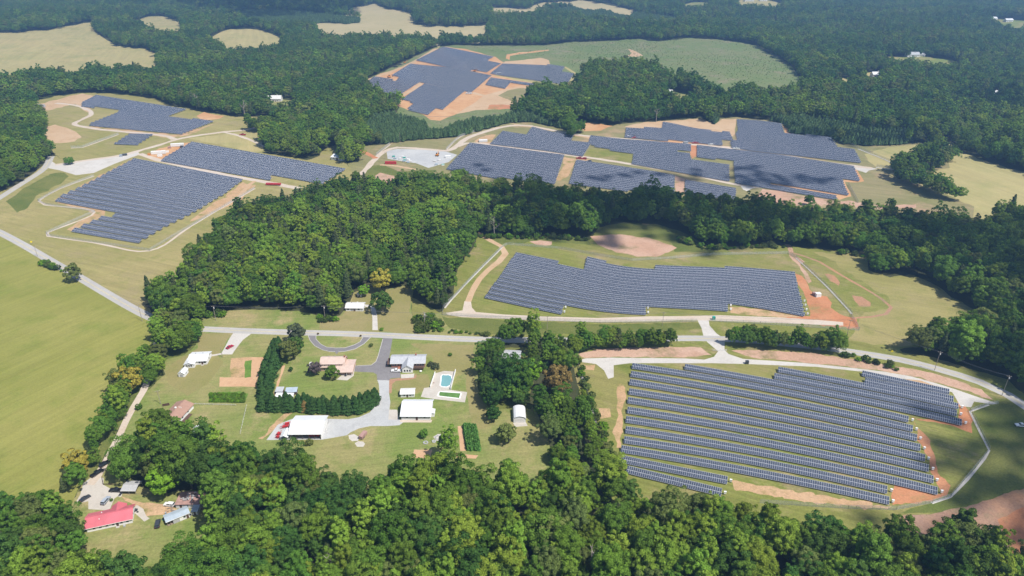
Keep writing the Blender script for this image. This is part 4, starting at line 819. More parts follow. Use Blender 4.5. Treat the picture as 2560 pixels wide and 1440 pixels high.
def row_geometry(segs, slope_len, simple):
    """segs: list of picture polylines (x array, y array) at the table's mid height"""
    MV, MF, MI = [], [], []; sup = MB(); hc = .75 + slope_len / 2 * math.sin(TILT); nb = 0
    c2, s2 = math.cos(TILT), math.sin(TILT); org = None
    for X, Y in segs:
        w = P(X, Y, hc)[:, :2]; seg = np.linalg.norm(np.diff(w, axis=0), axis=1); cum = np.concatenate([[0], np.cumsum(seg)])
        n = int(cum[-1] / MODW)
        if n < 2: continue
        d = (np.arange(n + 1)) * MODW + (cum[-1] - n * MODW) / 2
        p = np.column_stack([np.interp(d, cum, w[:, 0]), np.interp(d, cum, w[:, 1])])
        if org is None: org = np.array([p[0, 0], p[0, 1], float(terr(p[0, 0], p[0, 1]))])
        tz = terr(p[:, 0], p[:, 1]) + hc
        a = np.column_stack([p[:-1], tz[:-1]]); b = np.column_stack([p[1:], tz[1:]])
        t = b - a; tl = np.linalg.norm(t, axis=1)[:, None]; t = t / tl
        nh = np.column_stack([t[:, 1], -t[:, 0], np.zeros(n)]); nh /= np.linalg.norm(nh, axis=1)[:, None]
        nh[nh[:, 1] > 0] *= -1                                       # towards the sun side
        dn = nh * c2 - np.array([0, 0, 1]) * s2                      # down the glass
        up = np.cross(t, -dn); up[up[:, 2] < 0] *= -1; up /= np.linalg.norm(up, axis=1)[:, None]
        mid = (a + b) / 2; g = .01; side = .3 if simple else .6 if slope_len > 4 else .42
        for half in (0, 1):
            r0, r1 = (-slope_len / 2, -.012) if half == 0 else (.012, slope_len / 2)
            def q(i, j, k, ins):  # corner: along i, slope j, lift k; side frames are slimmer than the end frames
                return mid + t * (i * (tl / 2 - g - ins * side)) + dn * ((r0 + ins) if j < 0 else (r1 - ins)) + up * k
            lo = [q(i, j, 0, 0) for i, j in ((-1, 1), (1, 1), (1, -1), (-1, -1))]; hi = [q(i, j, .045, 0) for i, j in ((-1, 1), (1, 1), (1, -1), (-1, -1))]
            gl = [q(i, j, .051, .075) for i, j in ((-1, 1), (1, 1), (1, -1), (-1, -1))]
            v = np.stack(lo + hi + gl, 1).reshape(-1, 3) - org
            o = nb + np.arange(n)[:, None] * 12
            pat = [(4, 5, 6, 7), (0, 1, 5, 4), (1, 2, 6, 5), (2, 3, 7, 6), (3, 0, 4, 7), (3, 2, 1, 0), (8, 9, 10, 11)]
            f = np.stack([o + np.array(k) for k in pat], 1).reshape(-1, 4)
            MV.append(v); MF.append(f); MI.append(np.tile([0, 0, 0, 0, 0, 0, 1], n)); nb += n * 12
        if not simple:
            for i in range(0, n, 6):
                m = mid[i] - org; k = min(i + 6, n) - 1; e = mid[k] - org
                sup.box(m[0] - .09, m[0] + .09, m[1] - .09, m[1] + .09, m[2] - hc - .4, m[2] - .12)
                sup.tube(m - up[i] * .1, e - up[k] * .1, .08, n=4, caps=False)
                for sg in (-1, 1): sup.tube(m - up[i] * .05 + dn[i] * (sg * .9), e - up[k] * .05 + dn[k] * (sg * .9), .04, n=3, caps=False)
    if nb == 0: return None
    me = np_mesh('module_grid', np.concatenate(MV), np.concatenate(MF), [ALU, PANEL], np.concatenate(MI))
    return org, me, sup
ROWENDS = []
def add_row(segs, label, group, slope_len, simple):
    r = row_geometry(segs, slope_len, simple)
    if not r: return
    org, me, sup = r
    if simple:
        o = bpy.data.objects.new('solar_row', me); o.location = org; link(o); tag(o, label, 'solar panels', group); return
    t = empty('solar_row', org); tag(t, label, 'solar panels', group)
    m = bpy.data.objects.new('module_grid', me); link(m, t); m['kind'] = 'stuff'
    if sup.v: s = sup.build('support_frame', STEEL, t)
def res(line, x0=None, x1=None):
    lx = [p[0] for p in line]; ly = [p[1] for p in line]
    X = np.linspace(x0 if x0 is not None else lx[0], x1 if x1 is not None else lx[-1], 40)
    # smooth the kinks of the traced line
    Y = np.interp(X, lx, ly); K = np.linspace(lx[0], lx[-1], 60); YK = np.interp(K, lx, ly)
    for _ in range(6): YK[1:-1] = (YK[:-2] + 2 * YK[1:-1] + YK[2:]) / 4
    return X, np.interp(X, K, YK)
# the near field: every row traced (left, middle, right)
NEAR = ["2153.8,932.3 2375,980", "2161,950 2385.3,998", "1944.4,923 2020,937 2397,1016", "1934,939 2020,955 2393.7,1033.8", "1711,916 2020,972.5 2405.6,1056", "1578.6,914 2020,991.5 2273,1048.8", "1576,934 2020,1014 2283,1071.8",
 "1573.6,954.4 2020,1035 2292.7,1094.5", "1571,977.8 2020,1057.5 2302.6,1119.5", "1569,1000 2020,1080 2313,1145", "1566.7,1024.4 2020,1104 2323.5,1171", "1564.4,1048 2020,1128 2334,1199", "1561.7,1073.6 2020,1154 2346,1228", "1558.3,1098.6 2020,1180 2220.4,1225", "1552,1121.7 2020,1207.5 2224,1252", "1552.8,1147 1819.4,1200.8", "1566,1173 1805,1231"]
for i, s in enumerate(NEAR):
    l = px_line(s); lx = np.array([p[0] for p in l]); ly = np.array([p[1] for p in l])
    X = np.linspace(lx[0], lx[-1], 30); Y = np.polyval(np.polyfit(lx, ly, min(2, len(l) - 1)), X)
    add_row([(X, Y)], f'solar panel row on grass in the near right field, {ORD[i]} row counted from the road', 'solar rows of the near right field', 4.1, False)
    if i >= 2: ROWENDS.append((lx[-1] + 7, ly[-1] + 5, i))
# the other fields: top and bottom guide lines, number of rows, spacing ratio, outline, table length
FIELDS = [
 ('the middle right field', "1203,578 1290,597 1400,618 1468,634 1550,655 1637,662 1811,668 1986,683 2030,688", "1205,738 1213,740 1404,781 1467,793 1540,801 1615,804 1821,816 1925,838 2030,866", 19, 2.5, 3.5, False,
  "1289,631 1459,671 1466,642 1551,666 1636,672 1638,662 1811,673 1812,664 1987,680 2016,795 1822,758 1822,784 1614,765 1616,788 1540,783 1466,772 1411,762 1405,786 1209,744"),
 ('the large left field', "136,361 338,400 606,452 612,453", "136,565 179,573 345,601.5 612,649", 19, 1.75, 5.0, False, "336,395 608,449 558,487 466,541 414,566 347,606 176,576 260,539 290,536 274,526 141,501 139,494 197,468"),
 ('the long left field beside the trailers', "400,343.5 483,358 864,425", "400,398 676,447 864,480", 10, 1.5, 4.7, False, "482,353 866,422 806,460 678,440 677,450 405,402 404,396"),
 ('the upper left field', "203,232 242,239.3 467,274.5 540,286", "203,309 224,312 453,333 540,342", 17, 1.3, 3.6, True, "240,237 360,255 362,252.5 470,272 421,290 423,292 538,302 454,335 223,314 226,307 297,279 296,275 204,265 204,255"),
 ('the small upper left field', "280,334.5 325,336 386,337.5", "280,357.5 345,360 386,361.5", 5, 1.1, 4.0, True, "324,333 386,335 343,363 282,360"),
 ('the stone yard block of the upper right fields', "1117,351 1174,359 1412,389.5", "1117,420 1250,445 1412,475", 15, 1.25, 3.8, True, "1174,356 1412,387 1387,462 1330,456 1200,438 1115,421"),
 ('the hilltop block of the upper right fields', "1222,297 1329,318 1380,332 1434,337 1480,340", "1222,357 1364,374 1456,388 1480,392", 14, 1.2, 3.6, True, "1257,326 1315,336.5 1329,316 1436,335 1429,351 1480,355 1457,391 1364,376 1223,360"),
 ('the long central block of the upper right fields', "1468,339 1540,348 1663,357 1728,362 1826,371", "1468,388 1580,407 1826,451", 15, 1.3, 3.6, True, "1475,339 1540,347 1601,348 1663,357 1729,360 1729,378 1695,376 1695,381 1725,385 1729,396 1824,412 1825,453 1579,409 1583,382 1540,377 1491,367 1470,356"),
 ('the topmost block of the upper right fields', "1560,301 1657,305 1740,323 1834,332", "1560,341 1674,351 1807,366 1834,369", 11, 1.2, 3.6, True, "1656,303 1684,306.5 1740,321.5 1796,329 1825,329.5 1834,351 1805,349.5 1808,366 1674,348 1671,351 1561,342 1564,319 1654,319"),
 ('the upper east block of the upper right fields', "1825,299 1900,302.5 1962,312 2154,340", "1825,365 1872,373.4 2033,391.4 2154,405", 16, 1.25, 3.8, True, "1841,299 1901,301 1955,310 1962,333 1980,334 2077,341.5 2095,366.5 2137,372 2154,407 2033,393 1872,375 1829,368 1824,352 1842,349 1837,333 1844,327"),
 ('the big east block of the upper right fields', "1740,364 1800,371.6 1953,389.5 2152,420", "1740,436 1840,454.5 1962,475 2092,496.5 2152,507", 19, 1.35, 3.8, True, "1742,363 1800,370 1953,388 2106,411 2135,416 2151,452 2107,448 2114,469 2123,488 1927,457 1926,461 2092,488 2093,498 1962,477 1838,456 1833,402 1800,398 1742,391"),
 ('the tree line block of the upper right fields', "1416,398 1441,401.4 1640,431 1688,441", "1416,455 1688,492", 14, 1.25, 3.8, True, "1440,399 1640,429 1687,439 1687,487 1420,462"),
 ('the small tree line block of the upper right fields', "1710,451.5 1842,473.3", "1710,479.7 1842,499", 6, 1.1, 3.8, True, "1712,450 1841,471 1840,499 1711,482"),
 ('the back block of the farthest field', "1040,108 1110,117.6 1254,147", "1040,149 1128,168 1254,188", 16, 1.25, 3.6, True, "1108,116 1161,120.5 1237,141 1218,150 1254,158 1217,181 1128,169.5 1039,150"),
 ('the large centre block of the farthest field', "978,152 1025,160.5 1133,170.5 1229,190", "978,186 1058,205.5 1178,229 1229,239", 18, 1.2, 3.6, True, "1025,159 1044,160 1133,169 1229,189 1178,231 1058,207 978,188"),
 ('the left block of the farthest field', "911,182 997,193.5 1050,205.5", "911,222 997,239 1050,250", 12, 1.2, 3.6, True, "936,190 990,200.5 997,192.5 1050,205 997,239 938,228 911,207"),
 ('the front block of the farthest field', "998,199 1060,210 1161,229", "998,268 1070,285 1161,303", 20, 1.2, 3.6, True, "1060,209 1161,228.5 1108,273 1091,270 1070,287 1016,272 1036,257 1000,249"),
 ('the right block of the farthest field', "1223,157 1255,157.5 1370,161 1437,172", "1223,182 1278,191 1417,210 1437,213", 13, 1.15, 3.6, True, "1255,159 1363,163.5 1370,160 1413,167 1405,178 1437,183 1417,212 1278,192.5 1225,183"),
 ('the low strip of the farthest field', "1213,193 1341,211", "1213,210 1341,235", 8, 1.1, 3.6, True, "1226,193.5 1278,198 1341,209 1341,216 1276,207 1264,221 1213,211"),
]
for nm, top, bot, n, ratio, sl, simple, out in FIELDS:
    T, B = px_line(top), px_line(bot); poly = [(a, b) for a, b in px_line(out)]
    x0 = max(T[0][0], B[0][0]); x1 = min(T[-1][0], B[-1][0]); X = np.linspace(x0, x1, 120)
    def sm(l):
        Y = np.interp(X, [p[0] for p in l], [p[1] for p in l])
        for _ in range(60): Y[1:-1] = (Y[:-2] + 2 * Y[1:-1] + Y[2:]) / 4
        return Y
    YT, YB = sm(T), sm(B)
    k = np.arange(n); d = 1 + (ratio - 1) * (k[:-1] + .5) / (n - 1); cum = np.concatenate([[0], np.cumsum(d)]); cum /= cum[-1]
    for i in range(n):
        Y = YT + (YB - YT) * cum[i]; line = list(zip(X, Y)); segs = []
        for a, b in clip_x(line, poly):
            xx = np.linspace(a, b, max(4, int((b - a) / 8))); segs.append((xx, np.interp(xx, X, Y)))
        if segs:
            short = nm.replace(' of the upper right fields', ' up right')
            add_row(segs, f'solar panel row in {short}, {ORD[i]} from the back', 'solar rows of ' + nm, sl, simple)
            if not simple and nm.startswith('the middle') and i > 8: ROWENDS.append((segs[-1][0][-1] + 5, segs[-1][1][-1] + 2, 100 + i))
# white combiner boxes at the row ends
WHITE = mat('white_enamel', (.78, .78, .76), .4); DARK = mat('dark_rubber', (.02, .02, .022), .6)
def combiner(px, py, i):
    p = put(px, py); t = empty('combiner_box', p, random.uniform(-.4, .1))
    MB().box(-.5, .5, -.3, .3, .5, 1.75).build('cabinet', WHITE, t); MB().box(-.55, .55, -.36, .36, 1.75, 1.81).build('lid', WHITE, t)
    m = MB(); m.box(-.4, -.3, -.05, .05, -.3, .5); m.box(.3, .4, -.05, .05, -.3, .5); m.build('leg', STEEL, t)
    lab = f'white combiner box at the right end of the {ORD[i]} near row from the road' if i < 100 else f'white combiner box at the right end of the {ORD[i - 100]} middle field row'
    tag(t, lab, 'electrical box', 'white combiner boxes at row ends')
for a, b, i in ROWENDS: combiner(a, b, i)
print('solar', len([o for o in bpy.data.objects if o.name.startswith('solar_row')]), round(time.time() - T0, 1))
# ------------------------------------------------------------------ buildings
M_ = lambda *a, **k: mat(*a, **k)
WHT = M_('white_siding', (.74, .73, .70), .7, noise=(.6, .06)); WMET = M_('white_metal_roof', (.66, .67, .68), .45, 0, .5, noise=(.25, .05)); GSH = M_('grey_shingle', (.40, .41, .43), .9, noise=(.9, .12))
LSH = M_('pale_shingle', (.60, .59, .57), .9, noise=(.7, .08)); BRS = M_('brown_shingle', (.33, .20, .15), .9, noise=(.8, .12)); TSH = M_('tan_shingle', (.52, .40, .34), .9, noise=(.7, .1)); REDM = M_('red_metal_roof', (.50, .125, .15), .5, 0, .4, noise=(.2, .12))
BLM = M_('blue_grey_metal_roof', (.42, .49, .55), .5, .2, .4, noise=(.4, .12)); BRK = M_('red_brick', (.33, .14, .09), .9, noise=(2.5, .25)); TANW = M_('tan_siding', (.50, .33, .24), .8, noise=(1, .1)); DKW = M_('dark_wood', (.10, .06, .045), .85, noise=(1.5, .3))
GLS = M_('window_glass', (.03, .04, .05), .08, 0, .6); GRYW = M_('grey_siding', (.38, .38, .38), .8, noise=(1, .1)); RUST = M_('rusty_roof', (.36, .22, .19), .8, noise=(.5, .25)); CONC = M_('foundation', (.42, .40, .37), .9, noise=(1, .1)); WOODP = M_('weathered_timber', (.24, .19, .14), .9, noise=(2, .25))
POOLW = M_('pool_water', (.16, .33, .34), .06, 0, .5, noise=(.15, .06)); ALGAE = M_('green_pool_water', (.10, .20, .045), .12, 0, .5, noise=(.4, .25)); REDP = M_('red_paint', (.42, .03, .03), .4, 0, .5, noise=(1, .1)); TEAL = M_('teal_paint', (.05, .30, .24), .5); ORP = M_('orange_paint', (.55, .22, .04), .5)
class Site:
    """local frame: x along the front base edge, y away from the viewer, z up"""
    def __init__(s, name, p1, p2, label, cat, group=None, flip=False):
        a, b = put(*p1), put(*p2); d = b - a; s.L = math.hypot(d.x, d.y); rz = math.atan2(d.y, d.x)
        z = min(a.z, b.z) ; s.e = empty(name, (a.x, a.y, z), rz); tag(s.e, label, cat, group)
    def part(s, name, mb, m, parent=None):
        return mb.build(name, m, parent or s.e)
    def box(s, name, m, *b, parent=None):
        return MB().box(*b).build(name, m, parent or s.e)
    def window(s, x, z, w=1.1, h=1.2, y=0.0, side='f', frame=None, X=0.0):
        fr = MB(); pn = MB(); frame = frame or WHT
        if side == 'f':
            fr.box(x - w / 2 - .09, x + w / 2 + .09, y - .06, y + .02, z - .09, z); fr.box(x - w / 2 - .09, x + w / 2 + .09, y - .06, y + .02, z + h, z + h + .09)
            fr.box(x - w / 2 - .09, x - w / 2, y - .06, y + .02, z, z + h); fr.box(x + w / 2, x + w / 2 + .09, y - .06, y + .02, z, z + h)
            pn.box(x - w / 2, x + w / 2, y - .03, y + .02, z, z + h)
        else:
            fr.box(X - .03, X + .06, x - w / 2 - .09, x + w / 2 + .09, z - .09, z); fr.box(X - .03, X + .06, x - w / 2 - .09, x + w / 2 + .09, z + h, z + h + .09)
            fr.box(X - .03, X + .06, x - w / 2 - .09, x - w / 2, z, z + h); fr.box(X - .03, X + .06, x + w / 2, x + w / 2 + .09, z, z + h)
            pn.box(X - .03, X + .03, x - w / 2, x + w / 2, z, z + h)
        o = s.part('window', fr, frame); s.part('pane', pn, GLS, o)
    def door(s, x, w=1.0, h=2.05, y=0.0, m=None, z=0.0):
        o = s.part('door', MB().box(x - w / 2, x + w / 2, y - .06, y + .03, z, z + h), m or DKW); s.part('handle', MB().box(x + w * .34, x + w * .42, y - .1, y - .06, z + h * .47, z + h * .52), STEEL, o)
    def walls(s, x0, x1, y0, y1, h, m, gable=None, rise=0.0, base=.35):
        mb = MB()
        if gable == 'x':     # ridge along x: gable ends left and right
            ym = (y0 + y1) / 2 if not isinstance(rise, tuple) else y0 + (y1 - y0) * rise[1]
            r = rise if not isinstance(rise, tuple) else rise[0]
            mb.prismx([(y0, -.8), (y1, -.8), (y1, h), (ym, h + r), (y0, h)], x0, x1)
        elif gable == 'y':
            mb.prism([(x0, -.8), (x1, -.8), (x1, h), ((x0 + x1) / 2, h + rise), (x0, h)], y0, y1)
        else: mb.box(x0, x1, y0, y1, -.8, h)
        s.part('wall', mb, m)
        s.part('foundation', MB().box(x0 - .05, x1 + .05, y0 - .05, y1 + .05, -1.0, base * .6), CONC)
    def roof_x(s, x0, x1, y0, y1, h, rise, m, ov=.5, th=.16, at=.5, ribs=0):
        ym = y0 + (y1 - y0) * at; mb = MB(); k = rise / (ym - y0); k2 = rise / (y1 - ym)
        mb.prismx([(y0 - ov, h - k * ov + .02), (ym, h + rise + .02), (y1 + ov, h - k2 * ov + .02), (y1 + ov, h - k2 * ov + .02 + th), (ym, h + rise + .02 + th * 1.05), (y0 - ov, h - k * ov + .02 + th)], x0 - ov, x1 + ov)
        if ribs:
            n = int((x1 - x0) / ribs)
            for i in range(n + 1):
                x = x0 + (x1 - x0) * i / n; z0, z1 = h - k * ov + .02 + th, h + rise + .02 + th
                mb.prismx([(y0 - ov, z0 - .02), (ym, z1 - .02), (ym, z1 + .05), (y0 - ov, z0 + .05)], x - .06, x + .06)
        o = s.part('roof', mb, m); s.part('ridge_cap', MB().box(x0 - ov, x1 + ov, ym - .22, ym + .22, h + rise + th + .03, h + rise + th + .09), m, o)
        s.part('gutter', MB().box(x0 - ov, x1 + ov, y0 - ov - .12, y0 - ov, h - k * ov, h - k * ov + .12), WHT, o); return o
    def roof_y(s, x0, x1, y0, y1, h, rise, m, ov=.4, th=.15):
        xm = (x0 + x1) / 2; k = rise / (xm - x0); mb = MB()
        mb.prism([(x0 - ov, h - k * ov + .02), (xm, h + rise + .02), (x1 + ov, h - k * ov + .02), (x1 + ov, h - k * ov + .02 + th), (xm, h + rise + .02 + th), (x0 - ov, h - k * ov + .02 + th)], y0 - ov, y1 + ov)
        o = s.part('roof', mb, m); s.part('ridge_cap', MB().box(xm - .2, xm + .2, y0 - ov, y1 + ov, h + rise + th + .02, h + rise + th + .08), m, o); return o
    def vents(s, roof, pts, m=None):
        for x, y, z in pts: s.part('roof_vent', MB().tube((x, y, z - .4), (x, y, z + .45), .14).tube((x, y, z + .45), (x, y, z + .55), .22), m or STEEL, roof)
    def chimney(s, roof, x, y, z0, z1, m=None):
        c = s.part('chimney', MB().box(x - .4, x + .4, y - .4, y + .4, z0, z1), m or BRK, roof)
# 1 flat white roofed house with front wing
b = Site('ranch_house', (472, 912.5), (518, 911), 'white ranch house with bright white roof beside the gravel drive', 'house'); L = b.L
b.walls(0, L, 0, 9.5, 2.8, WHT, 'x', 1.3); r = b.roof_x(0, L, 0, 9.5, 2.8, 1.3, WMET, .5); b.vents(r, [(3, 5.8, 4.1), (7, 6.2, 4.0)])
b.walls(-1.2, 4.2, -3.2, .2, 2.6, WHT, 'y', 1.0); b.roof_y(-1.2, 4.2, -3.2, 3.5, 2.6, 1.0, WMET, .4)
for x in (.2, 1.4, 2.6): b.window(x, 1.0, y=-3.2, w=.9)
b.window(6.4, 1.0); b.window(9.2, 1.1, w=1.5); b.door(7.8)
b.window(4.5, 1.0, side='s', X=L); b.part('step', MB().box(7.2, 8.6, -1.1, -.06, -.4, .12), CONC)
# 2 small white shed
b = Site('garden_shed', (447, 942.5), (462, 943), 'small white gabled shed below the white ranch house', 'shed'); L = b.L
b.walls(0, L, 0, 5, 2.3, WHT, 'y', 1.1); b.roof_y(0, L, 0, 5, 2.3, 1.1, WMET, .25); b.door(L / 2, 1.6, 1.9, m=GRYW); b.window(2.5, 1, .7, .7, side='s', X=L)
# 3 brown roofed house
b = Site('bungalow', (406, 1056), (447, 1061), 'white bungalow with brown shingle roof, gable end facing the wood', 'house'); L = b.L
b.walls(0, L, 0, 14, 2.7, WHT, 'y', 1.7); r = b.roof_y(0, L, 0, 14, 2.7, 1.7, BRS, .6); b.vents(r, [(L / 2 + .8, 8, 4.2), (L / 2 + 1.6, 8.3, 4.0)], WHT); b.chimney(r, L / 2 - .5, 7, 3.6, 5.2, WHT)
b.window(L * .3, 1.0, 1.3, 1.2); b.window(L * .72, 1.0, 1.0, 1.2); b.window(4, 1.0, side='s', X=L); b.window(9, 1.0, side='s', X=L); b.door(L * .52)
b.part('deck', MB().box(L + .1, L + 2.2, -1, 9, .1, .28), DKW)
# 4 half hidden white shed, dark fence
b = Site('storage_shed', (484, 1091), (520, 1088), 'white flat shed half hidden behind the dark board fence', 'shed'); L = b.L
b.walls(0, L, 0, 5.5, 2.4, WHT, 'x', .5); b.roof_x(0, L, 0, 5.5, 2.4, .5, WMET, .3); b.door(L * .6, 1.5, 2.0, m=GRYW); b.window(2.5, 1, .8, .8, side='s', X=L)
# 5 red roofed house
b = Site('red_roof_house', (219, 1331), (332, 1307), 'long white house with bright red metal roof near the bottom left', 'house'); L = b.L
b.walls(0, L, 0, 8.4, 2.7, WHT, 'x', 1.9); r = b.roof_x(0, L, 0, 8.4, 2.7, 1.9, REDM, .6, ribs=1.0); b.vents(r, [(5, 2.2, 3.7), (5.5, 5.6, 4.1)], WHT)
b.walls(L * .5, L * .5 + 5.4, 7, 10.2, 2.6, WHT, 'y', 1.5); b.roof_y(L * .5, L * .5 + 5.4, 4.6, 10.2, 2.6, 1.7, REDM, .4)
for f in (.16, .3, .44, .58, .76, .9): b.window(L * f, 1.0, 1.0, 1.2)
b.door(L * .67); b.box('heat_pump', GRYW, L * .8, L * .8 + .9, -1.6, -.7, -.3, .8); b.part('step', MB().box(L * .67 - .7, L * .67 + .7, -1.2, -.07, -.5, .1), CONC); b.window(4, 1, 1, 1.2, side='s', X=L)
# 6 blue grey roofed mobile home
b = Site('mobile_home', (419, 1316), (476, 1293), 'white mobile home with blue grey metal roof and screened porch', 'mobile home'); L = b.L
b.walls(2.6, L, 0, 4.6, 2.6, WHT, 'x', .45); b.roof_x(0, L, 0, 4.6, 2.6, .45, BLM, .3, ribs=.8)
pm = MB()
for x in (.1, 1.3): pm.box(x, x + .12, .05, .17, -.4, 2.6); pm.box(x, x + .12, 4.4, 4.52, -.4, 2.6)
b.part('porch_post', pm, WOODP); b.box('porch_floor', WOODP, 0, 2.55, 0, 4.6, -.2, .12); b.box('screen', GRYW, 2.5, 5.2, -.07, -.02, .2, 2.3)
b.window(7.2, 1.0, .9, 1.0); b.window(9.6, 1.0, .9, 1.0); b.door(8.4)
# 7 flat outbuilding with debris on the roof, lean-to
b = Site('outbuilding', (441, 1271), (505, 1270), 'flat brown roofed outbuilding with junk piled on its roof', 'outbuilding'); L = b.L
b.walls(0, L, 0, 7, 2.5, LSH); b.part('roof', MB().prismx([(-.4, 2.5), (7.4, 2.85), (7.4, 3.0), (-.4, 2.65)], -.3, L + .3), RUST); b.door(2.2); b.window(5, 1, .9, .9); b.window(8, 1, .9, .9)
jk = Site('junk_pile', (465, 1255), (490, 1254), 'heap of grey tarpaulin and pipes on the flat brown roof', 'junk'); jb = MB(); rj = random.Random(5)
for i in range(26):
    x, y = rj.uniform(-.5, 5.2), rj.uniform(-2.2, 2.8); a = rj.uniform(0, 6.28); l = rj.uniform(.6, 1.7); z = 2.95 + rj.uniform(0, .5)
    jb.tube((x, y, z), (x + math.cos(a) * l, y + math.sin(a) * l, z + rj.uniform(-.1, .35)), rj.uniform(.08, .3), n=5)
jk.part('scrap', jb, GRYW); jk.e.location.z += .0
b = Site('lean_to', (481, 1288), (495, 1287.5), 'small lean-to with blue grey roof beside the flat outbuilding', 'shed'); L = b.L
b.walls(0, L, 0, 4, 2.1, WHT); b.part('roof', MB().prismx([(-.3, 2.1), (4.3, 2.4), (4.3, 2.52), (-.3, 2.22)], -.3, L + .3), BLM); b.door(L / 2, .9, 1.9)
# 8 carport
b = Site('carport', (306, 1236), (341, 1236.5), 'open grey metal carport over a parked car', 'carport'); L = b.L
cb = MB()
for x in (0, L / 2, L): cb.box(x - .06, x + .06, 0, .12, -.4, 2.4); cb.box(x - .06, x + .06, 5.9, 6.02, -.4, 2.4)
b.part('post', cb, STEEL); b.roof_x(0, L, 0, 6, 2.4, .8, GRYW, .3, .08); b.box('side_panel', GRYW, 0, L, 5.92, 5.98, .9, 2.4)
# 9 tan gambrel house
b = Site('gambrel_house', (803, 927.5), (862, 927.5), 'tan two storey house with gambrel roof by the circular drive', 'house'); L = b.L
b.walls(0, L, 0, 8.6, 2.9, TANW); D = 8.6
b.part('gambrel_wall', MB().prismx([(0, 2.9), (D, 2.9), (D - 1.1, 5.3), (D / 2, 6.7), (1.1, 5.3)], 0, L), TANW)
rb = MB(); pr = [(-.6, 2.75), (1.0, 5.32), (D / 2, 6.82), (D - 1.0, 5.32), (D + .6, 2.75)]
rb.prismx(pr + [(y + (.12 if y > D / 2 else -.12 if y < D / 2 else 0), z + .14) for y, z in reversed(pr)], -.5, L + .5); r = b.part('roof', rb, TSH); b.vents(r, [(4, 5.5, 6.5), (7.5, 5.7, 6.4)])
b.box('shed_dormer', TANW, 1.0, L - 1.0, -.05, 3.5, 2.9, 5.0); b.part('dormer_roof', MB().prismx([(-.5, 4.9), (4.2, 6.35), (4.2, 6.5), (-.5, 5.05)], .5, L - .5), TSH)
for x in (2.4, 4.8, 8.5, 11): b.window(x, 3.6, .9, 1.0, y=-.05)
for x in (2, 5): b.window(x, .9, 1.0, 1.2)
b.walls(L * .46, L + 5.2, -3.8, .02, 2.5, TANW); b.walls(L + .03, L + 5.2, .03, 7.5, 2.5, TANW)
b.part('porch_roof', MB().prismx([(-5.4, 2.45), (.8, 3.5), (8.2, 2.6), (8.2, 2.75), (.8, 3.65), (-5.4, 2.6)], L * .44, L + 5.7), TSH)
for x in (L * .46, L * .75, L + 2, L + 5): b.part('porch_post', MB().box(x, x + .16, -5.2, -5.04, -.2, 2.5), WHT)
for x in (L * .6, L * .85): b.window(x, .7, 1.2, 1.4, y=-3.8)
b.door(L + 1.5, y=-3.8); b.chimney(r, L - .2, D / 2, 5.5, 7.9, BRK)
# 10 brick house with gabled wing
b = Site('brick_house', (979, 918.5), (1062, 918.5), 'long red brick house with grey roof and white gabled wing', 'house'); L = b.L
b.walls(0, L, 0, 8.6, 3.4, BRK, 'x', 1.8); r = b.roof_x(0, L, 0, 8.6, 3.4, 1.8, GSH, .7); b.chimney(r, L * .72, 5.6, 4.2, 6.2); b.vents(r, [(L * .3, 6, 5), (L * .5, 6.2, 4.9)])
w0, w1 = L * .36, L * .66
b.walls(w0, w1, -5.6, .02, 3.3, WHT, 'y', 1.9); r2 = b.roof_y(w0, w1, -5.6, 4.3, 3.3, 1.9, GSH, .5)
for f in (.05, .13, .21, .29, .72, .8, .88, .95): b.window(L * f, 1.3, .85, 1.3)
for x in (w0 + 1.4, (w0 + w1) / 2, w1 - 1.4): b.window(x, .9, .9, 1.4, y=-5.6)
b.door(L * .69); b.box('deck', DKW, w1 + .05, L - .4, -3.4, -.06, 1.0, 1.2)
for x in (w1 + .3, (w1 + L) / 2, L - .7): b.part('deck_post', MB().box(x, x + .16, -3.3, -3.14, -.6, 1.0), DKW)
b.part('railing', MB().box(w1 + .05, L - .4, -3.4, -3.33, 1.2, 2.1), DKW); b.box('side_stair', BRK, w0 - 3.2, w0 - .05, -3.2, -.06, -.4, .8); b.part('carport_roof', MB().prismx([(-.2, 2.5), (6, 2.8), (6, 2.9), (-.2, 2.6)], -2.6, -.72), DKW)
pp = MB()
for y in (0, 5.6): pp.box(-2.5, -2.36, y, y + .14, -.5, 2.55)
b.part('carport_post', pp, DKW)
# 11 white barn and annex
b = Site('white_barn', (1003.5, 1050), (1076, 1051), 'large white metal roofed barn left of the garden', 'barn'); L = b.L
b.walls(0, L, 0, 14, 3.0, GRYW, 'x', (2.6, .62)); r = b.roof_x(0, L, 0, 14, 3.0, 2.6, WMET, .6, at=.62, ribs=1.0)
b.box('front_wall', WHT, 0.05, L - .05, -.05, -.001, .05, 1.5); b.box('big_door', DKW, L * .5, L * .57, -.12, -.06, 0, 2.6); b.window(3, 1.4, 1.2, .9); b.window(L - 3, 1.4, 1.2, .9)
b.box('side_annex', WHT, L + .02, L + 1.8, 3, 6.5, -.3, 2.4); b.part('annex_roof', MB().prism([(L - .1, 2.7), (L + 2.1, 2.4), (L + 2.1, 2.5), (L - .1, 2.8)], 2.7, 6.8), WMET)
b = Site('pool_house', (1002, 993.5), (1036, 993), 'low white annex with grey roof behind the white barn', 'outbuilding'); L = b.L
b.walls(0, L, 0, 5, 2.4, WHT, 'x', .8); b.roof_x(0, L, 0, 5, 2.4, .8, LSH, .4); b.window(L * .26, .9, .8, .9); b.window(L * .7, .9, .8, .9); b.door(L * .48)
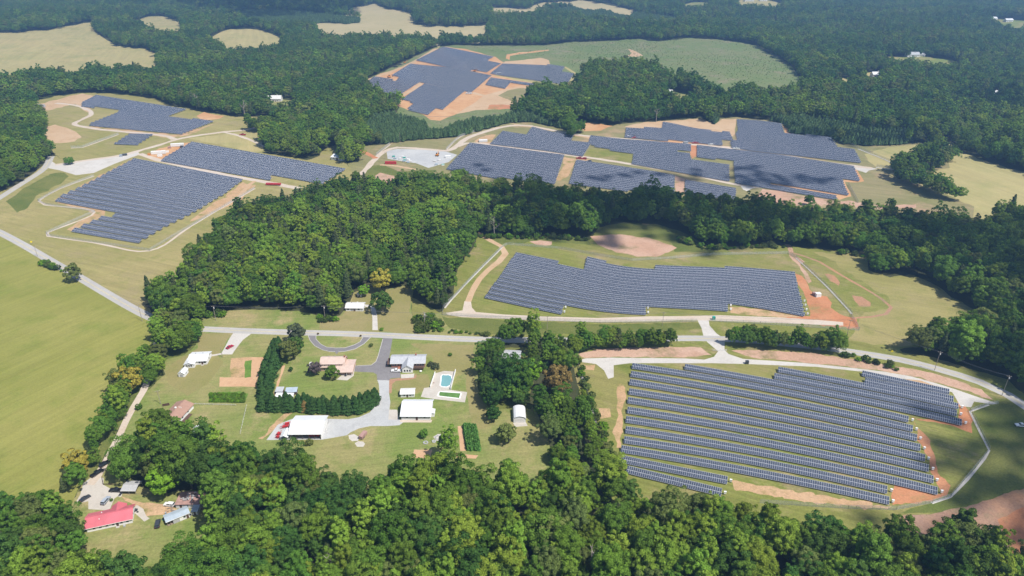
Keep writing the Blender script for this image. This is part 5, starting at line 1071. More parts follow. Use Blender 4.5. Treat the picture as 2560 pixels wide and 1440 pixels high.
# 12 pole barn
b = Site('pole_barn', (726, 1098), (804, 1098.5), 'big white roofed pole barn with open red stacked front', 'barn'); L = b.L
b.walls(0, L, 7.5, 14, 3.9, WHT); b.box('left_wall', WHT, 0, .15, 0, 7.5, -.5, 3.9); b.box('right_wall', WHT, L - .15, L, 0, 7.5, -.5, 3.9); r = b.roof_x(0, L, 0, 14, 3.9, 2.2, WMET, .7, ribs=1.2)
b.part('gable', MB().prismx([(0, 3.9), (14, 3.9), (7, 6.1)], .02, .14), WHT); b.part('gable', MB().prismx([(0, 3.9), (14, 3.9), (7, 6.1)], L - .14, L - .02), WHT)
for i in range(6): b.part('post', MB().box(.2 + (L - .6) * i / 5, .4 + (L - .6) * i / 5, .05, .25, -.5, 3.9), WOODP)
for i, (x, w, m) in enumerate(((L * .62, 1.6, REDP), (L * .74, 1.5, REDP), (L * .86, 1.5, REDP), (L * .25, 2.5, WOODP))): b.box('stored_bale' if i == 3 else 'stored_crate', m, x - w / 2, x + w / 2, 2, 5, 0, 2.0 + .2 * i)
# 13 gable carport beside the pole barn
b = Site('carport', (702, 1101.5), (720, 1102), 'small white gabled carport left of the pole barn', 'carport'); L = b.L
cb = MB()
for x in (0, L - .12):
    for y in (0, 3, 6): cb.box(x, x + .12, y, y + .12, -.4, 2.2)
b.part('post', cb, STEEL); b.roof_y(0, L, 0, 6.2, 2.2, .9, WMET, .25, .07); b.box('side_panel', WMET, .02, .06, .2, 6, 1.0, 2.2)
# 14 little sheds
for nm, p1, p2, D, h, m, lab in (('greenhouse', (690, 986), (707, 986), 3.4, 2.0, GSH, 'small grey roofed shed left of the little shed row'), ('chicken_coop', (715, 988), (742, 987), 3.4, 2.1, BLM, 'long little shed with blue grey roof beside the cedar hedge'),
                               ('tool_shed', (690, 998), (704, 998), 2.6, 1.8, WMET, 'small white roofed shed tucked behind the cedar hedge'), ('hen_house', (716, 999), (732, 999), 2.6, 1.9, WMET, 'small square white roofed hut behind the cedar hedge')):
    b = Site(nm, p1, p2, lab, 'shed'); L = b.L; b.walls(0, L, 0, D, h, DKW if 'grey' in lab else WHT); b.part('roof', MB().prismx([(-.4, h), (D + .3, h + .5), (D + .3, h + .6), (-.4, h + .1)], -.3, L + .3), m); b.door(L * .3, .8, 1.6, m=GRYW); b.window(L * .7, .8, .7, .6)
# 15 white arched garage
b = Site('garage', (1284, 1056.5), (1314, 1056), 'white round shouldered metal garage at the lawn edge', 'garage'); L = b.L
arc = [(-.15, 2.3), (.35, 3.2), (1.3, 3.75), (L / 2, 4.15), (L - 1.3, 3.75), (L - .35, 3.2), (L + .15, 2.3)]
b.part('wall', MB().prism([(0, -.6), (L, -.6), (L, 2.3), (L - .5, 3.1), (L / 2, 4.0), (.5, 3.1), (0, 2.3)], 0, 9.5), WMET)
b.part('roof', MB().prism(arc + [(x + (.1 if x > L / 2 else -.1 if x < L / 2 else 0), z + .1) for x, z in reversed(arc)], -.3, 9.8), WMET)
b.box('roller_door', LSH, .7, L / 2 - .1, -.07, -.01, 0, 2.3); b.box('roller_door', LSH, L / 2 + .1, L - .7, -.07, -.01, 0, 2.3); b.part('trim', MB().prism([(.3, 2.75), (L / 2, 3.35), (L - .3, 2.75), (L - .3, 2.85), (L / 2, 3.45), (.3, 2.85)], -.08, -.02), GRYW)
# 16 small grey roofed house north of the road
b = Site('cottage', (865, 777.5), (908, 778.5), 'small white house with pale grey roof north of the road', 'house'); L = b.L
b.walls(0, L, 0, 7.6, 2.7, WHT, 'x', 1.3); r = b.roof_x(0, L, 0, 7.6, 2.7, 1.3, LSH, .5); b.vents(r, [(3, 5.2, 3.7)], DARK); b.chimney(r, L * .62, 4.4, 3.3, 4.7, WHT)
b.box('porch_wall', GRYW, L * .28, L * .58, -.05, -.001, 0, 2.4); b.window(1.6, .9, 1.3, 1.3); b.window(L * .75, .9, 1.3, 1.3); b.door(L * .5, y=-.06); b.window(4, 1, 1, 1.2, side='s', X=L)
b = Site('tiny_shed', (894, 742), (903, 742.5), 'tiny bright white shed behind the small grey roofed house', 'shed'); L = b.L
b.walls(0, L, 0, 2.6, 2.0, WHT, 'x', .5); b.roof_x(0, L, 0, 2.6, 2.0, .5, WMET, .25); b.door(L / 2, .8, 1.7)
# 17 brick house among trees
b = Site('brick_bungalow', (1258, 905), (1298, 907), 'brick house with grey roof half hidden among trees', 'house'); L = b.L
b.walls(0, L, 0, 8.5, 3.0, BRK, 'x', 1.5); r = b.roof_x(0, L, 0, 8.5, 3.0, 1.5, GSH, .8); b.window(2, 1, 1.2, 1.2); b.window(5, 1, 1.2, 1.2); b.door(7); b.vents(r, [(3, 6, 4)])
# 18 shed by the upper track
b = Site('metal_shed', (828, 399), (858, 402), 'white roofed shed in the trees above the long left field', 'shed'); L = b.L
b.walls(0, L, 0, 15, 3.2, WHT, 'x', 1.5); b.roof_x(0, L, 0, 15, 3.2, 1.5, WMET, .5); b.door(L / 2, 2.4, 2.6); b.window(3, 1.2, 1, 1)
# far houses
def far_house(px, py, w, D, h, rise, rm, wm, label, rz=0.0):
    p = put(px, py); e = Site.__new__(Site); e.e = empty('far_house', p, rz); e.L = w; tag(e.e, label, 'house'); e.walls(0, w, 0, D, h, wm, 'x', rise); r = e.roof_x(0, w, 0, D, h, rise, rm, .5)
    e.chimney(r, w * .7, D * .6, h + rise * .4, h + rise + .9, wm)
    for f in (.2, .45, .75): e.window(w * f, .9, 1.3, 1.3)
    e.door(w * .6)
far_house(668, 254, 20, 10, 4, 4, LSH, LSH, 'grey roofed house in a clearing of the left woods')
far_house(1655, 238, 16, 10, 4, 3, LSH, WHT, 'pale house behind trees below the clearcut')
far_house(2182, 194, 22, 12, 5, 3.5, WMET, WHT, 'large white house right of the clearcut'); far_house(2198, 188, 12, 9, 4, 3, WMET, WHT, 'smaller white building beside the large white house')
far_house(2268, 143, 24, 12, 5, 4, GSH, WHT, 'far house with dark roof in the thin meadow'); far_house(2292, 141, 16, 10, 4, 3, GSH, WHT, 'far white garage beside the dark roofed house')
far_house(2466, 238, 24, 9, 4, 2, WMET, WHT, 'long white roof in the woods near the right edge'); far_house(2534, 289, 18, 9, 4, 2, WMET, WHT, 'white roof at the right edge below the long white roof')
far_house(2468, 52, 26, 14, 6, 3, WMET, WHT, 'far white building in the right hand meadow'); far_house(2515, 55, 18, 12, 5, 3, WMET, WHT, 'far white shed in the right hand meadow')
far_house(1862, 4, 30, 16, 6, 4, WMET, WHT, 'far white house at the top edge clearing'); far_house(1900, 3, 24, 14, 6, 4, LSH, WHT, 'far pale roofed house at the top edge clearing')
far_house(2115, 42, 40, 14, 5, 3, WMET, WHT, 'far low white building in the top right woods')
far_house(2380, 346, 18, 10, 3.5, 2.5, RUST, LSH, 'brown roofed house in trees beside the right meadow')
# pools
def pond(name, pts, m, label, wall=None):
    w = [put(*p) for p in pts]; z = sum(p.z for p in w) / len(w); mb = MB(); mb.poly([(p.x, p.y, z + .06) for p in reversed(w)]); o = mb.build(name, m); n = o.data.polygons[0]
    if n.normal.z < 0: o.data.flip_normals()
    tag(o, label, 'swimming pool')
    cb = MB(); k = len(w)
    for i in range(k):
        a, b2 = w[i], w[(i + 1) % k]; d = (b2 - a); d.z = 0; d.normalize(); nn = Vector((-d.y, d.x, 0)) * .35
        q = [a - nn, b2 - nn, b2 + nn, a + nn]; bb = len(cb.v); cb.v += [(p.x, p.y, z - .2) for p in q] + [(p.x, p.y, z + .16) for p in q]
        for f in ((0, 3, 2, 1), (4, 5, 6, 7), (0, 1, 5, 4), (1, 2, 6, 5), (2, 3, 7, 6), (3, 0, 4, 7)): cb.f.append([bb + j for j in f]); cb.m.append(0)
    cb.build('coping', WHT, o); return o
pond('swimming_pool', [(1103, 939), (1108, 937), (1115, 938), (1121, 937), (1129, 941), (1131, 949), (1126, 964), (1116, 968), (1105, 967), (1100, 964), (1102, 953)], POOLW, 'teal swimming pool with irregular outline')
pond('swimming_pool', [(1099, 979), (1153, 983), (1149, 997), (1093, 990)], ALGAE, 'rectangular pool full of green water')
def wall_run(name, pts, h, th, m, label, cat, part='wall'):
    w = [put(*p) for p in pts]; t = empty(name, w[0]); tag(t, label, cat)
    for a, b2 in zip(w, w[1:]):
        d = b2 - a; d.z = 0; L = d.length; o = MB().box(0, L, -th / 2, th / 2, -.3, h).build(part, m, t); o.location = a - w[0]; o.rotation_euler = (0, 0, math.atan2(d.y, d.x))
    return t
wall_run('garden_wall', [(1139, 928.5), (1127, 974.5)], 1.6, .3, WHT, 'white wall on the right side of the pool deck', 'wall'); wall_run('garden_wall', [(1088, 933), (1076, 969)], 1.3, .3, WHT, 'white wall on the left side of the pool deck', 'wall')
wall_run('kerb', [(769, 835), (775, 851), (787, 865), (806, 875), (823, 879), (838, 880)], .14, .35, CONC, 'pale kerb on the outer left of the circular drive', 'kerb', 'kerb_stone'); wall_run('kerb', [(846, 880), (861, 879), (887, 873), (910, 860), (926, 844)], .14, .35, CONC, 'pale kerb on the outer right of the circular drive', 'kerb', 'kerb_stone')
wall_run('kerb', [(790, 834), (790, 848), (801, 860), (816, 868), (837, 870), (861, 870), (884, 863), (900, 855), (907, 844)], .14, .35, CONC, 'pale kerb round the inner lawn of the circular drive', 'kerb', 'kerb_stone'); wall_run('kerb', [(957, 848), (945, 891), (940, 904), (928, 913), (890, 914)], .14, .35, CONC, 'pale kerb left of the asphalt drive', 'kerb', 'kerb_stone')
print('buildings', round(time.time() - T0, 1))
# ------------------------------------------------------------------ vehicles, trailers, yard things
TYRE = mat('tyre_rubber', (.02, .02, .02), .8); RIM = mat('wheel_rim', (.45, .45, .46), .35, .7, .5); LAMP = mat('lamp_glass', (.7, .7, .68), .15, 0, .6); TAIL = mat('tail_lamp', (.4, .02, .02), .2, 0, .6)
def paint(name, c): return mat(name, c, .28, .1, .6)
BLK = paint('black_car_paint', (.015, .015, .018)); WCP = paint('white_car_paint', (.78, .78, .77)); RCP = paint('red_car_paint', (.45, .015, .05)); SLV = paint('silver_blue_paint', (.36, .40, .45)); DGR = paint('dark_grey_paint', (.05, .055, .065)); RTP = paint('red_truck_paint', (.40, .03, .03))
def wheels(t, xs, half, r=.36, w=.24):
    for x in xs:
        for s in (-1, 1):
            o = MB().tube((x, s * half - w / 2, r), (x, s * half + w / 2, r), r, n=12).build('wheel', TYRE, t); MB().tube((x, s * half - w / 2 - .012, r), (x, s * half + w / 2 + .012, r), r * .58, n=10).build('rim', RIM, o)
def vehicle(kind, px, py, ang, pm, label, sc=1.0, z=0.0):
    """ang: heading in degrees in the ground plane, 0 = along +x"""
    nm = {'car': 'parked_car', 'suv': 'parked_suv', 'pickup': 'pickup_truck', 'van': 'parked_van'}[kind]
    p = put(px, py); p.z += z; t = empty(nm, p, R(ang)); t.scale = (sc, sc, sc); tag(t, label, {'car': 'car', 'suv': 'car', 'pickup': 'pickup truck', 'van': 'van'}[kind])
    if kind == 'car': L, Wd, prof, cab, roofz = 4.7, 1.8, [(-2.35, .35), (2.35, .35), (2.35, .68), (1.9, .86), (.95, .95), (-1.5, .98), (-2.2, .98), (-2.35, .8)], [(1.05, .95), (.25, 1.42), (-1.0, 1.44), (-1.75, .98)], 1.44
    elif kind == 'suv': L, Wd, prof, cab, roofz = 4.9, 1.95, [(-2.45, .42), (2.45, .42), (2.45, .95), (1.7, 1.08), (.95, 1.12), (-2.35, 1.15), (-2.45, 1.0)], [(1.05, 1.12), (.4, 1.72), (-2.05, 1.75), (-2.4, 1.15)], 1.75
    elif kind == 'van': L, Wd, prof, cab, roofz = 5.6, 2.0, [(-2.8, .4), (2.8, .4), (2.8, .95), (2.3, 1.15), (-2.75, 1.2), (-2.8, 1.1)], [(2.3, 1.15), (1.6, 2.05), (-2.6, 2.1), (-2.75, 1.2)], 2.1
    else: L, Wd, prof, cab, roofz = 5.9, 2.0, [(-2.95, .5), (2.95, .5), (2.95, 1.0), (2.1, 1.15), (1.2, 1.18), (-.75, 1.18), (-.76, 1.14), (-2.95, 1.14)], [(1.25, 1.16), (.6, 1.82), (-.5, 1.86), (-.78, 1.16)], 1.86
    h = Wd / 2
    body = MB().prism(prof, -h, h)
    if kind == 'pickup':
        body = MB().prism([(-.85, .5), (2.95, .5), (2.95, 1.0), (2.1, 1.15), (1.2, 1.18), (-.85, 1.18)], -h, h).box(-2.95, -.85, -h, h, .5, .75); body.box(-2.95, -.85, -h, -h + .1, .75, 1.16).box(-2.95, -.85, h - .1, h, .75, 1.16).box(-2.95, -2.85, -h + .1, h - .1, .75, 1.14)
    b = body.build('body', pm, t)
    c = MB(); k = len(cab); hi, hl = h * .96, h * .82
    zb = min(q[1] for q in cab); w = lambda z: hi - (hi - hl) * (z - zb) / (roofz - zb)
    lf = [(x, -w(z), z - .01) for x, z in cab]; rt = [(x, w(z), z - .01) for x, z in cab]
    c.poly(lf[::-1]); c.poly(rt)
    for i in range(k - 1): c.poly([lf[i], lf[i + 1], rt[i + 1], rt[i]])
    c.build('window', GLS, t)
    rf = MB(); a0, a1 = cab[1][0], cab[2][0]; rf.box(a1 - .05, a0 + .05, -hl - .02, hl + .02, roofz - .05, roofz + .03)
    for x in (a0 - .02, (a0 + a1) / 2, a1 + .02):
        for s in (-1, 1): rf.tube((x, s * (hl + .01), roofz), (x + (.75 * (1 if x > 0 else -.3) if x in (a0 - .02, a1 + .02) else 0), s * (hi + .015), zb), .045, n=4)
    rf.build('roof', pm, t)
    wheels(t, (L * .31, -L * .30), h - .1, .34 if kind == 'car' else .4)
    for s in (-1, 1):
        MB().box(L / 2 - .06, L / 2 + .02, s * h * .72 - .18, s * h * .72 + .18, .66, .84).build('headlight', LAMP, t); MB().box(-L / 2 - .02, -L / 2 + .05, s * h * .8 - .12, s * h * .8 + .12, .7, .95).build('tail_light', TAIL, t)
    MB().box(L / 2 - .02, L / 2 + .1, -h * .95, h * .95, .38, .58).build('bumper', DARK, t); MB().box(-L / 2 - .1, -L / 2 + .02, -h * .95, h * .95, .4, .6).build('bumper', DARK, t)
    return t
vehicle('car', 575, 869, 60, RCP, 'crimson car parked on the gravel drive of the white ranch house')
vehicle('suv', 262, 1162, 62, BLK, 'black vehicle parked on the lane, upper of the two')
vehicle('pickup', 243, 1185, 62, BLK, 'black pickup parked on the lane just above the parking yard')
vehicle('pickup', 291, 1228, 178, BLK, 'black pickup truck nosing out of the grey carport')
vehicle('car', 213, 1248, 58, DGR, 'dark car with pale hood at the left edge of the parking yard'); vehicle('suv', 265, 1254, 84, SLV, 'silver blue car on the parking yard above the red roof')
vehicle('suv', 395, 1312, 108, DGR, 'dark grey car on the grass between red roof and mobile home'); vehicle('suv', 424, 1264, 172, WCP, 'white car parked beside the flat brown outbuilding')
vehicle('pickup', 991, 929, 180, WCP, 'white pickup truck parked in front of the brick house'); vehicle('car', 1304, 932, 160, WCP, 'white vehicle in the shade behind the brick bungalow')
vehicle('pickup', 607, 338, 175, RTP, 'red pickup truck on grass beside the tan meadow track', 1.25); vehicle('pickup', 1841, 373, 178, WCP, 'white pickup on the track of the upper right fields', 1.3)
vehicle('suv', 1447, 397, 165, RTP, 'dark red car on the clay crossing, left of the pair', 1.2); vehicle('suv', 1460, 398, 165, RTP, 'dark red car on the clay crossing, right of the pair', 1.2); vehicle('car', 1473, 404, 170, DGR, 'dark car beside the pair of red cars', 1.2)
vehicle('pickup', 1570, 343, 178, WCP, 'white pickup at the left end of the topmost block', 1.2); vehicle('pickup', 1587, 346, 180, RTP, 'red pickup beside the topmost block, left of the red flatbed', 1.3); vehicle('suv', 1586, 341, 180, BLK, 'black car behind the red pickup of the topmost block', 1.2)
vehicle('pickup', 1738, 359, 178, RTP, 'red pickup by the clay gap of the upper right fields', 1.3); vehicle('van', 1713, 360, 178, WCP, 'white van left of the clay gap of the upper right fields', 1.2); vehicle('van', 1777, 363, 178, WCP, 'white van on the upper track right of the clay gap', 1.0)
vehicle('pickup', 1172, 235, 178, WCP, 'white truck at the front corner of the farthest field', 1.6); vehicle('van', 1247, 187, 178, WCP, 'white van at the crossing of the farthest field', 1.5)
vehicle('suv', 990, 168, 30, BLK, 'dark truck on the edge track of the farthest field', 1.6); vehicle('pickup', 1000, 163, 30, DGR, 'dark grey truck further up the edge track of the farthest field', 1.5); vehicle('pickup', 2553, 1066, 172, WCP, 'white car at the right edge below the road', 1.0)
def boxy(name, px, py, rz, dims, m, label, cat, wheel=False, parts=(), z0=0.0, sc=1.0):
    t = empty(name, put(px, py), R(rz)); t.scale = (sc,) * 3; tag(t, label, cat); l, w, h = dims
    MB().box(-l / 2, l / 2, -w / 2, w / 2, z0, z0 + h).build('body', m, t); MB().box(-l / 2 - .06, l / 2 + .06, -w / 2 - .06, w / 2 + .06, z0 + h, z0 + h + .08).build('roof', m, t)
    n = max(3, int(l / 1.1)); rb = MB()
    for i in range(n): rb.box(-l / 2 + l * (i + .3) / n, -l / 2 + l * (i + .6) / n, -w / 2 - .05, -w / 2 - .003, z0 + .15, z0 + h - .1)
    rb.build('ribbing', m, t); d = MB().box(l / 2 + .003, l / 2 + .06, -w * .4, w * .4, z0 + .1, z0 + h - .1).build('door', m, t); MB().box(l / 2 + .06, l / 2 + .1, -.04, .04, z0 + .5, z0 + h - .4).build('handle', STEEL, d)
    if wheel: wheels(t, (-l * .3, -l * .3 + 1.1), w / 2 - .1, .45)
    return t
boxy('shipping_container', 977, 410, 178, (12.2, 2.6, 2.8), REDP, 'red shipping container beside the stone storage yard', 'container')
boxy('office_trailer', 397, 385, 12, (15, 3.2, 3.0), WHT, 'white site trailer on the orange yard, left of the pair', 'trailer', z0=.4); boxy('office_trailer', 444, 366, 12, (14, 3.2, 3.0), WHT, 'white site trailer on the orange yard, right of the pair', 'trailer', z0=.4)
boxy('storage_tank', 400, 391, 15, (5, 2.4, 2.0), WHT, 'low white box in front of the left site trailer', 'storage box'); boxy('storage_tank', 415, 381, 15, (6, 2.4, 1.6), WHT, 'white pallet stack beside the left site trailer', 'storage box')
boxy('cargo_trailer', 99, 268, 172, (17, 3, 3.4), GRYW, 'long pale trailer at the far left dirt pad', 'trailer', True, z0=.6); boxy('flatbed_trailer', 684, 463, 176, (15, 3, 1.2), REDP, 'red flatbed trailer on the track between the left fields', 'trailer', True, z0=.8)
boxy('portable_hut', 373, 388, 10, (2.5, 2, 2), ORP, 'orange machine beside the left site trailer', 'machine'); boxy('portable_hut', 424, 371, 10, (3, 2, 2), RUST, 'rusty machine between the two site trailers', 'machine'); boxy('portable_hut', 455, 369, 10, (3.4, 2.2, 2.2), DGR, 'dark machine right of the two site trailers', 'machine')
boxy('portable_hut', 303, 392, 10, (2.6, 2.2, 2.4), SLV, 'pale blue tank beside the gravel turnout', 'tank'); boxy('portable_hut', 312, 389, 30, (5, 2.2, 1.6), DGR, 'dark trailer beside the gravel turnout', 'trailer', True, z0=.4)
boxy('inverter_cabin', 2044, 741, 8, (3.6, 2.6, 2.6), WHT, 'white inverter cabin on a stone pad in the clay yard', 'inverter'); boxy('transformer', 2036, 738, 8, (2.6, 2.2, 2.2), RUST, 'brown transformer beside the white inverter cabin', 'transformer')
boxy('inverter_cabin', 1867, 909, 0, (1.8, 1.5, 1.9), DGR, 'dark portable toilet beside the entrance gravel road', 'portable toilet'); boxy('portable_toilet', 1784, 799, 0, (1.8, 1.6, 2.2), TEAL, 'teal portable toilet at the entrance gate', 'portable toilet')
boxy('equipment_box', 1120, 394, 5, (6, 3, 2.2), WHT, 'white machine on the stone storage yard', 'machine'); boxy('brown_trailer', 908, 1092, 70, (5.0, 2.0, 1.5), RUST, 'brown covered trailer beside the pale sand patch', 'trailer', True, z0=.5)
boxy('rubble_bin', 1208, 354, 5, (10, 6, 2.2), LSH, 'pale rubble heap block on red clay', 'rubble'); boxy('fuel_tank', 777, 914, 95, (2.6, 1.1, 1.3), WHT, 'white gas tank left of the gambrel house', 'tank', z0=.3)
boxy('picnic_table', 1280, 958, 120, (2.2, 1.6, .8), ORP, 'orange timber picnic table on the shaded lawn', 'table')
# yard clutter by the red roofed house and its sheds
rk = random.Random(11)
def clutter(name, px, py, kind, m, label):
    t = empty(name, put(px, py), rk.uniform(0, 3)); tag(t, label, name.replace('_', ' '))
    if kind == 'table':
        MB().tube((0, 0, .68), (0, 0, .75), .75, n=12).build('tabletop', m, t)
        for a in range(4): x, y = .5 * math.cos(a * 1.57), .5 * math.sin(a * 1.57); MB().tube((x, y, -.1), (x, y, .68), .04, n=5).build('leg', m, t)
    elif kind == 'chair':
        MB().box(-.28, .28, -.28, .28, .4, .46).build('seat', m, t); MB().box(-.28, .28, .24, .3, .46, 1.0).build('backrest', m, t)
        for x in (-.24, .24):
            for y in (-.24, .24): MB().box(x - .03, x + .03, y - .03, y + .03, -.1, .4).build('leg', m, t)
    elif kind == 'barrel': MB().tube((0, 0, -.1), (0, 0, .9), .32, n=12).build('drum', m, t); MB().tube((0, 0, .9), (0, 0, .93), .34, n=12).build('lid', m, t)
    elif kind == 'heap':
        mb = MB()
        for i in range(14): x, y = rk.gauss(0, .8), rk.gauss(0, .8); mb.tube((x, y, rk.uniform(0, .3)), (x + rk.uniform(-1, 1), y + rk.uniform(-1, 1), rk.uniform(.1, .8)), rk.uniform(.06, .2), n=4)
        mb.build('scrap', m, t)
    else: MB().box(-.6, .6, -.45, .45, -.1, .75).build('bin', m, t); MB().box(-.65, .65, -.5, .5, .75, .83).build('lid', DARK, t)
for a in (('patio_table', 341, 1277, 'table', DGR, 'dark round table on the patio right of the red roofed house'), ('patio_chair', 345, 1281, 'chair', DGR, 'dark chair right of the round patio table'), ('patio_chair', 337, 1273, 'chair', DGR, 'dark chair left of the round patio table'),
          ('grill', 333, 1283, 'bin', BLK, 'black grill against the gable of the red roofed house'), ('scrap_heap', 428, 1276, 'heap', WOODP, 'brown scrap heap on the sandy yard below the white car'), ('scrap_heap', 443, 1279, 'heap', GRYW, 'grey scrap heap in front of the flat outbuilding'),
          ('scrap_heap', 508, 1264, 'heap', WHT, 'white junk heap at the right end of the flat outbuilding'), ('oil_drum', 436, 1283, 'barrel', RUST, 'rusty drum beside the mobile home'), ('oil_drum', 415, 1285, 'barrel', SLV, 'pale drum left of the mobile home'), ('rubbish_bin', 410, 1300, 'bin', TEAL, 'teal bin at the porch of the mobile home'),
          ('rubbish_bin', 301, 1240, 'bin', WHT, 'white bin beside the grey carport'), ('scrap_heap', 818, 1056, 'heap', GRYW, 'grey scrap heap at the upper right corner of the pole barn'), ('scrap_heap', 811, 1080, 'heap', LSH, 'pale scrap heap at the right wall of the pole barn'), ('oil_drum', 1081, 1030, 'barrel', RUST, 'rusty drum right of the white barn'), ('patio_table', 865, 940, 'table', DGR, 'dark round table on the patio of the gambrel house'), ('patio_table', 1052, 930, 'table', WHT, 'white round table beside the brick house deck'), ('patio_chair', 1085, 958, 'chair', RUST, 'brown chair on the pool deck')): clutter(*a)
# pallets and panel stacks in the stone yard
rp = random.Random(3)
for i in range(16):
    px, py = (1004 + rp.uniform(0, 26), 404 + rp.uniform(-4, 4)) if i < 6 else (972 + rp.uniform(0, 40), 395 + rp.uniform(-3, 4)) if i < 11 else (1056 + rp.uniform(0, 60), 408 + rp.uniform(-10, 6))
    t = empty('panel_pallet', put(px, py), rp.uniform(-.5, .5)); h = rp.uniform(.8, 1.6)
    MB().box(-1.6, 1.6, -1, 1, 0, .18).build('pallet', WOODP, t); MB().box(-1.5, 1.5, -.9, .9, .18, .18 + h).build('stack', [BLM, WHT, TEAL, LSH][i % 4], t)
    tag(t, ['blue grey', 'white', 'teal', 'beige'][i % 4] + [' wrapped pallet right of the red container', ' wrapped pallet behind the red container', ' wrapped pallet far out on the stone storage yard'][0 if i < 6 else 1 if i < 11 else 2], 'pallet', ['pallets beside the red container', 'pallets behind the red container', 'pallets on the stone yard'][0 if i < 6 else 1 if i < 11 else 2])
# excavators on the far sites
def digger(px, py, rz, label, sc=1.5):
    t = empty('excavator', put(px, py), R(rz)); t.scale = (sc,) * 3; tag(t, label, 'excavator')
    for s in (-1, 1): MB().box(-1.7, 1.7, s * 1.1 - .3, s * 1.1 + .3, 0, .8).build('track', DARK, t)
    MB().box(-1.6, 1.3, -1.2, 1.2, .85, 1.9).build('body', ORP, t); MB().box(-.1, 1.2, .1, 1.1, 1.9, 2.9).build('cab', GLS, t)
    MB().tube((1.2, -.3, 1.6), (3.2, -.3, 3.8), .22, .2).tube((3.2, -.3, 3.8), (4.6, -.3, 1.6), .18, .15).build('arm', ORP, t); MB().box(4.2, 5.0, -.7, .1, .7, 1.6).build('bucket', DARK, t)
digger(973, 194, 40, 'orange digger at the left block of the farthest field'); digger(1093, 390, 80, 'dark crane standing on the stone storage yard', 1.2); digger(1012, 158, 20, 'small digger high on the edge track of the farthest field', 1.3); digger(1186, 179, 0, 'digger on the lane behind the large centre block', 1.3)
# red farm implements left of the pole barn
def implement(px, py, rz, l, label):
    t = empty('farm_implement', put(px, py), R(rz)); tag(t, label, 'farm implement'); mb = MB(); mb.box(-l / 2, l / 2, -.9, -.75, .6, .75).box(-l / 2, l / 2, .75, .9, .6, .75)
    for i in range(int(l / .9) + 1): x = -l / 2 + i * .9; mb.box(x - .06, x + .06, -.9, .9, .62, .73)
    mb.build('frame', REDP, t); MB().box(-l * .3, l * .25, -.6, .6, .78, 1.15).build('deck', REDP, t); wheels(t, (0,), .9, .4); MB().tube((l / 2, 0, .68), (l / 2 + 1.4, 0, .6), .07).build('drawbar', REDP, t)
implement(715, 1068, 20, 5.5, 'long red farm trailer frame left of the pole barn'); implement(719, 1061, 22, 4, 'short red farm rake behind the long red trailer'); implement(697, 1086, 75, 3.2, 'red tractor implement beside the small gabled carport'); implement(695, 1094, 60, 2.4, 'small red tiller beside the small gabled carport')
# stone rings
def ring(px, py, r, label):
    t = empty('stone_ring', put(px, py)); tag(t, label, 'fire pit'); rr = random.Random(int(px))
    for i in range(10):
        a = i * .628; MB().box(-.32, .32, -.25, .25, -.1, rr.uniform(.25, .5)).build('stone', GRYW, t).matrix_local = Matrix.Translation((math.cos(a) * r, math.sin(a) * r, 0)) @ Matrix.Rotation(a, 4, 'Z')
ring(1096, 1094, 1.4, 'ring of stones on the pale round gravel patch'); ring(1118, 1094, 1.0, 'smaller stone ring right of the gravel patch'); ring(1064, 1107, 1.0, 'stone fire pit on the lawn left of the corn'); ring(1085, 1104, .7, 'tiny stone ring below the gravel patch')
# garden crops: corn stalks and vegetable rows
rows = []
for i in range(7):
    a0, a1 = (1160 + i * 4.6, 1066), (1169.5 + i * 5.0, 1126)
    for k in range(42): f = k / 41; rows.append((a0[0] + (a1[0] - a0[0]) * f, a0[1] + (a1[1] - a0[1]) * f))
cw = P([r[0] for r in rows], [r[1] for r in rows])[:, :2] + RNG.normal(0, .08, (len(rows), 2))
CORN = [cone_crown('corn_plant', 600 + i, LEAF['crop'], rad=.75, ht=2.0, base=.1, n=26, leaf=.7, power=.4) for i in range(2)]
scatter('corn', 'rows of tall green corn in the garden bed', 'corn', cw, sc3(RNG.uniform(.8, 1.1, len(cw))), CORN, RNG.integers(0, 2, len(cw)))
vg = []
for i in range(5):
    for k in range(36): f = k / 35; vg.append((527 + 84 * f + RNG.normal(0, .6), 986 + i * 4.6 + 1.5 * f))
vw = P([r[0] for r in vg], [r[1] for r in vg])[:, :2]
scatter('vegetables', 'rows of leafy vegetables above the brown roofed bungalow', 'vegetables', vw, sc3(np.full(len(vw), .34) * RNG.uniform(.6, 1.3, len(vw))), [BUSH[1], BUSH[0]], RNG.integers(0, 2, len(vw)))
# ------------------------------------------------------------------ poles and wires
POLE = mat('grey_pole_wood', (.30, .26, .22), .9, noise=(2, .2)); WIRE = mat('wire', (.16, .16, .17), .5, .3, .4)
TOPS = {}
def pole(key, px, py, h, label, arm=True, rz=0.0, box=False):
    p = put(px, py); t = empty('utility_pole', p, rz); tag(t, label, 'utility pole'); MB().tube((0, 0, -1), (0, 0, h), .17, .11, 8).build('shaft', POLE, t)
    if arm:
        MB().box(-1.2, 1.2, -.07, .07, h - .7, h - .55).build('crossarm', POLE, t)
        for x in (-1.1, 0, 1.1): MB().tube((x, 0, h - .55), (x, 0, h - .3), .06, .04).build('insulator', WHT, t)
    if box: MB().tube((.35, 0, h - 2.2), (.35, 0, h - 1.3), .28, n=10).build('transformer', LSH, t)
    TOPS[key] = (p, h, rz); return t
RL = 'wooden utility pole '
pole('a', 94, 641, 9, RL + 'beside the road bend left of the hay field', rz=1.0); pole('b', 356, 803, 12, RL + 'at the hay field corner by the road', rz=.5); pole('c', 490, 790, 8, RL + 'at the left end of the big wood verge', rz=.1); pole('d', 540, 801, 11, RL + 'on the verge in front of the big wood', rz=.1, box=True)
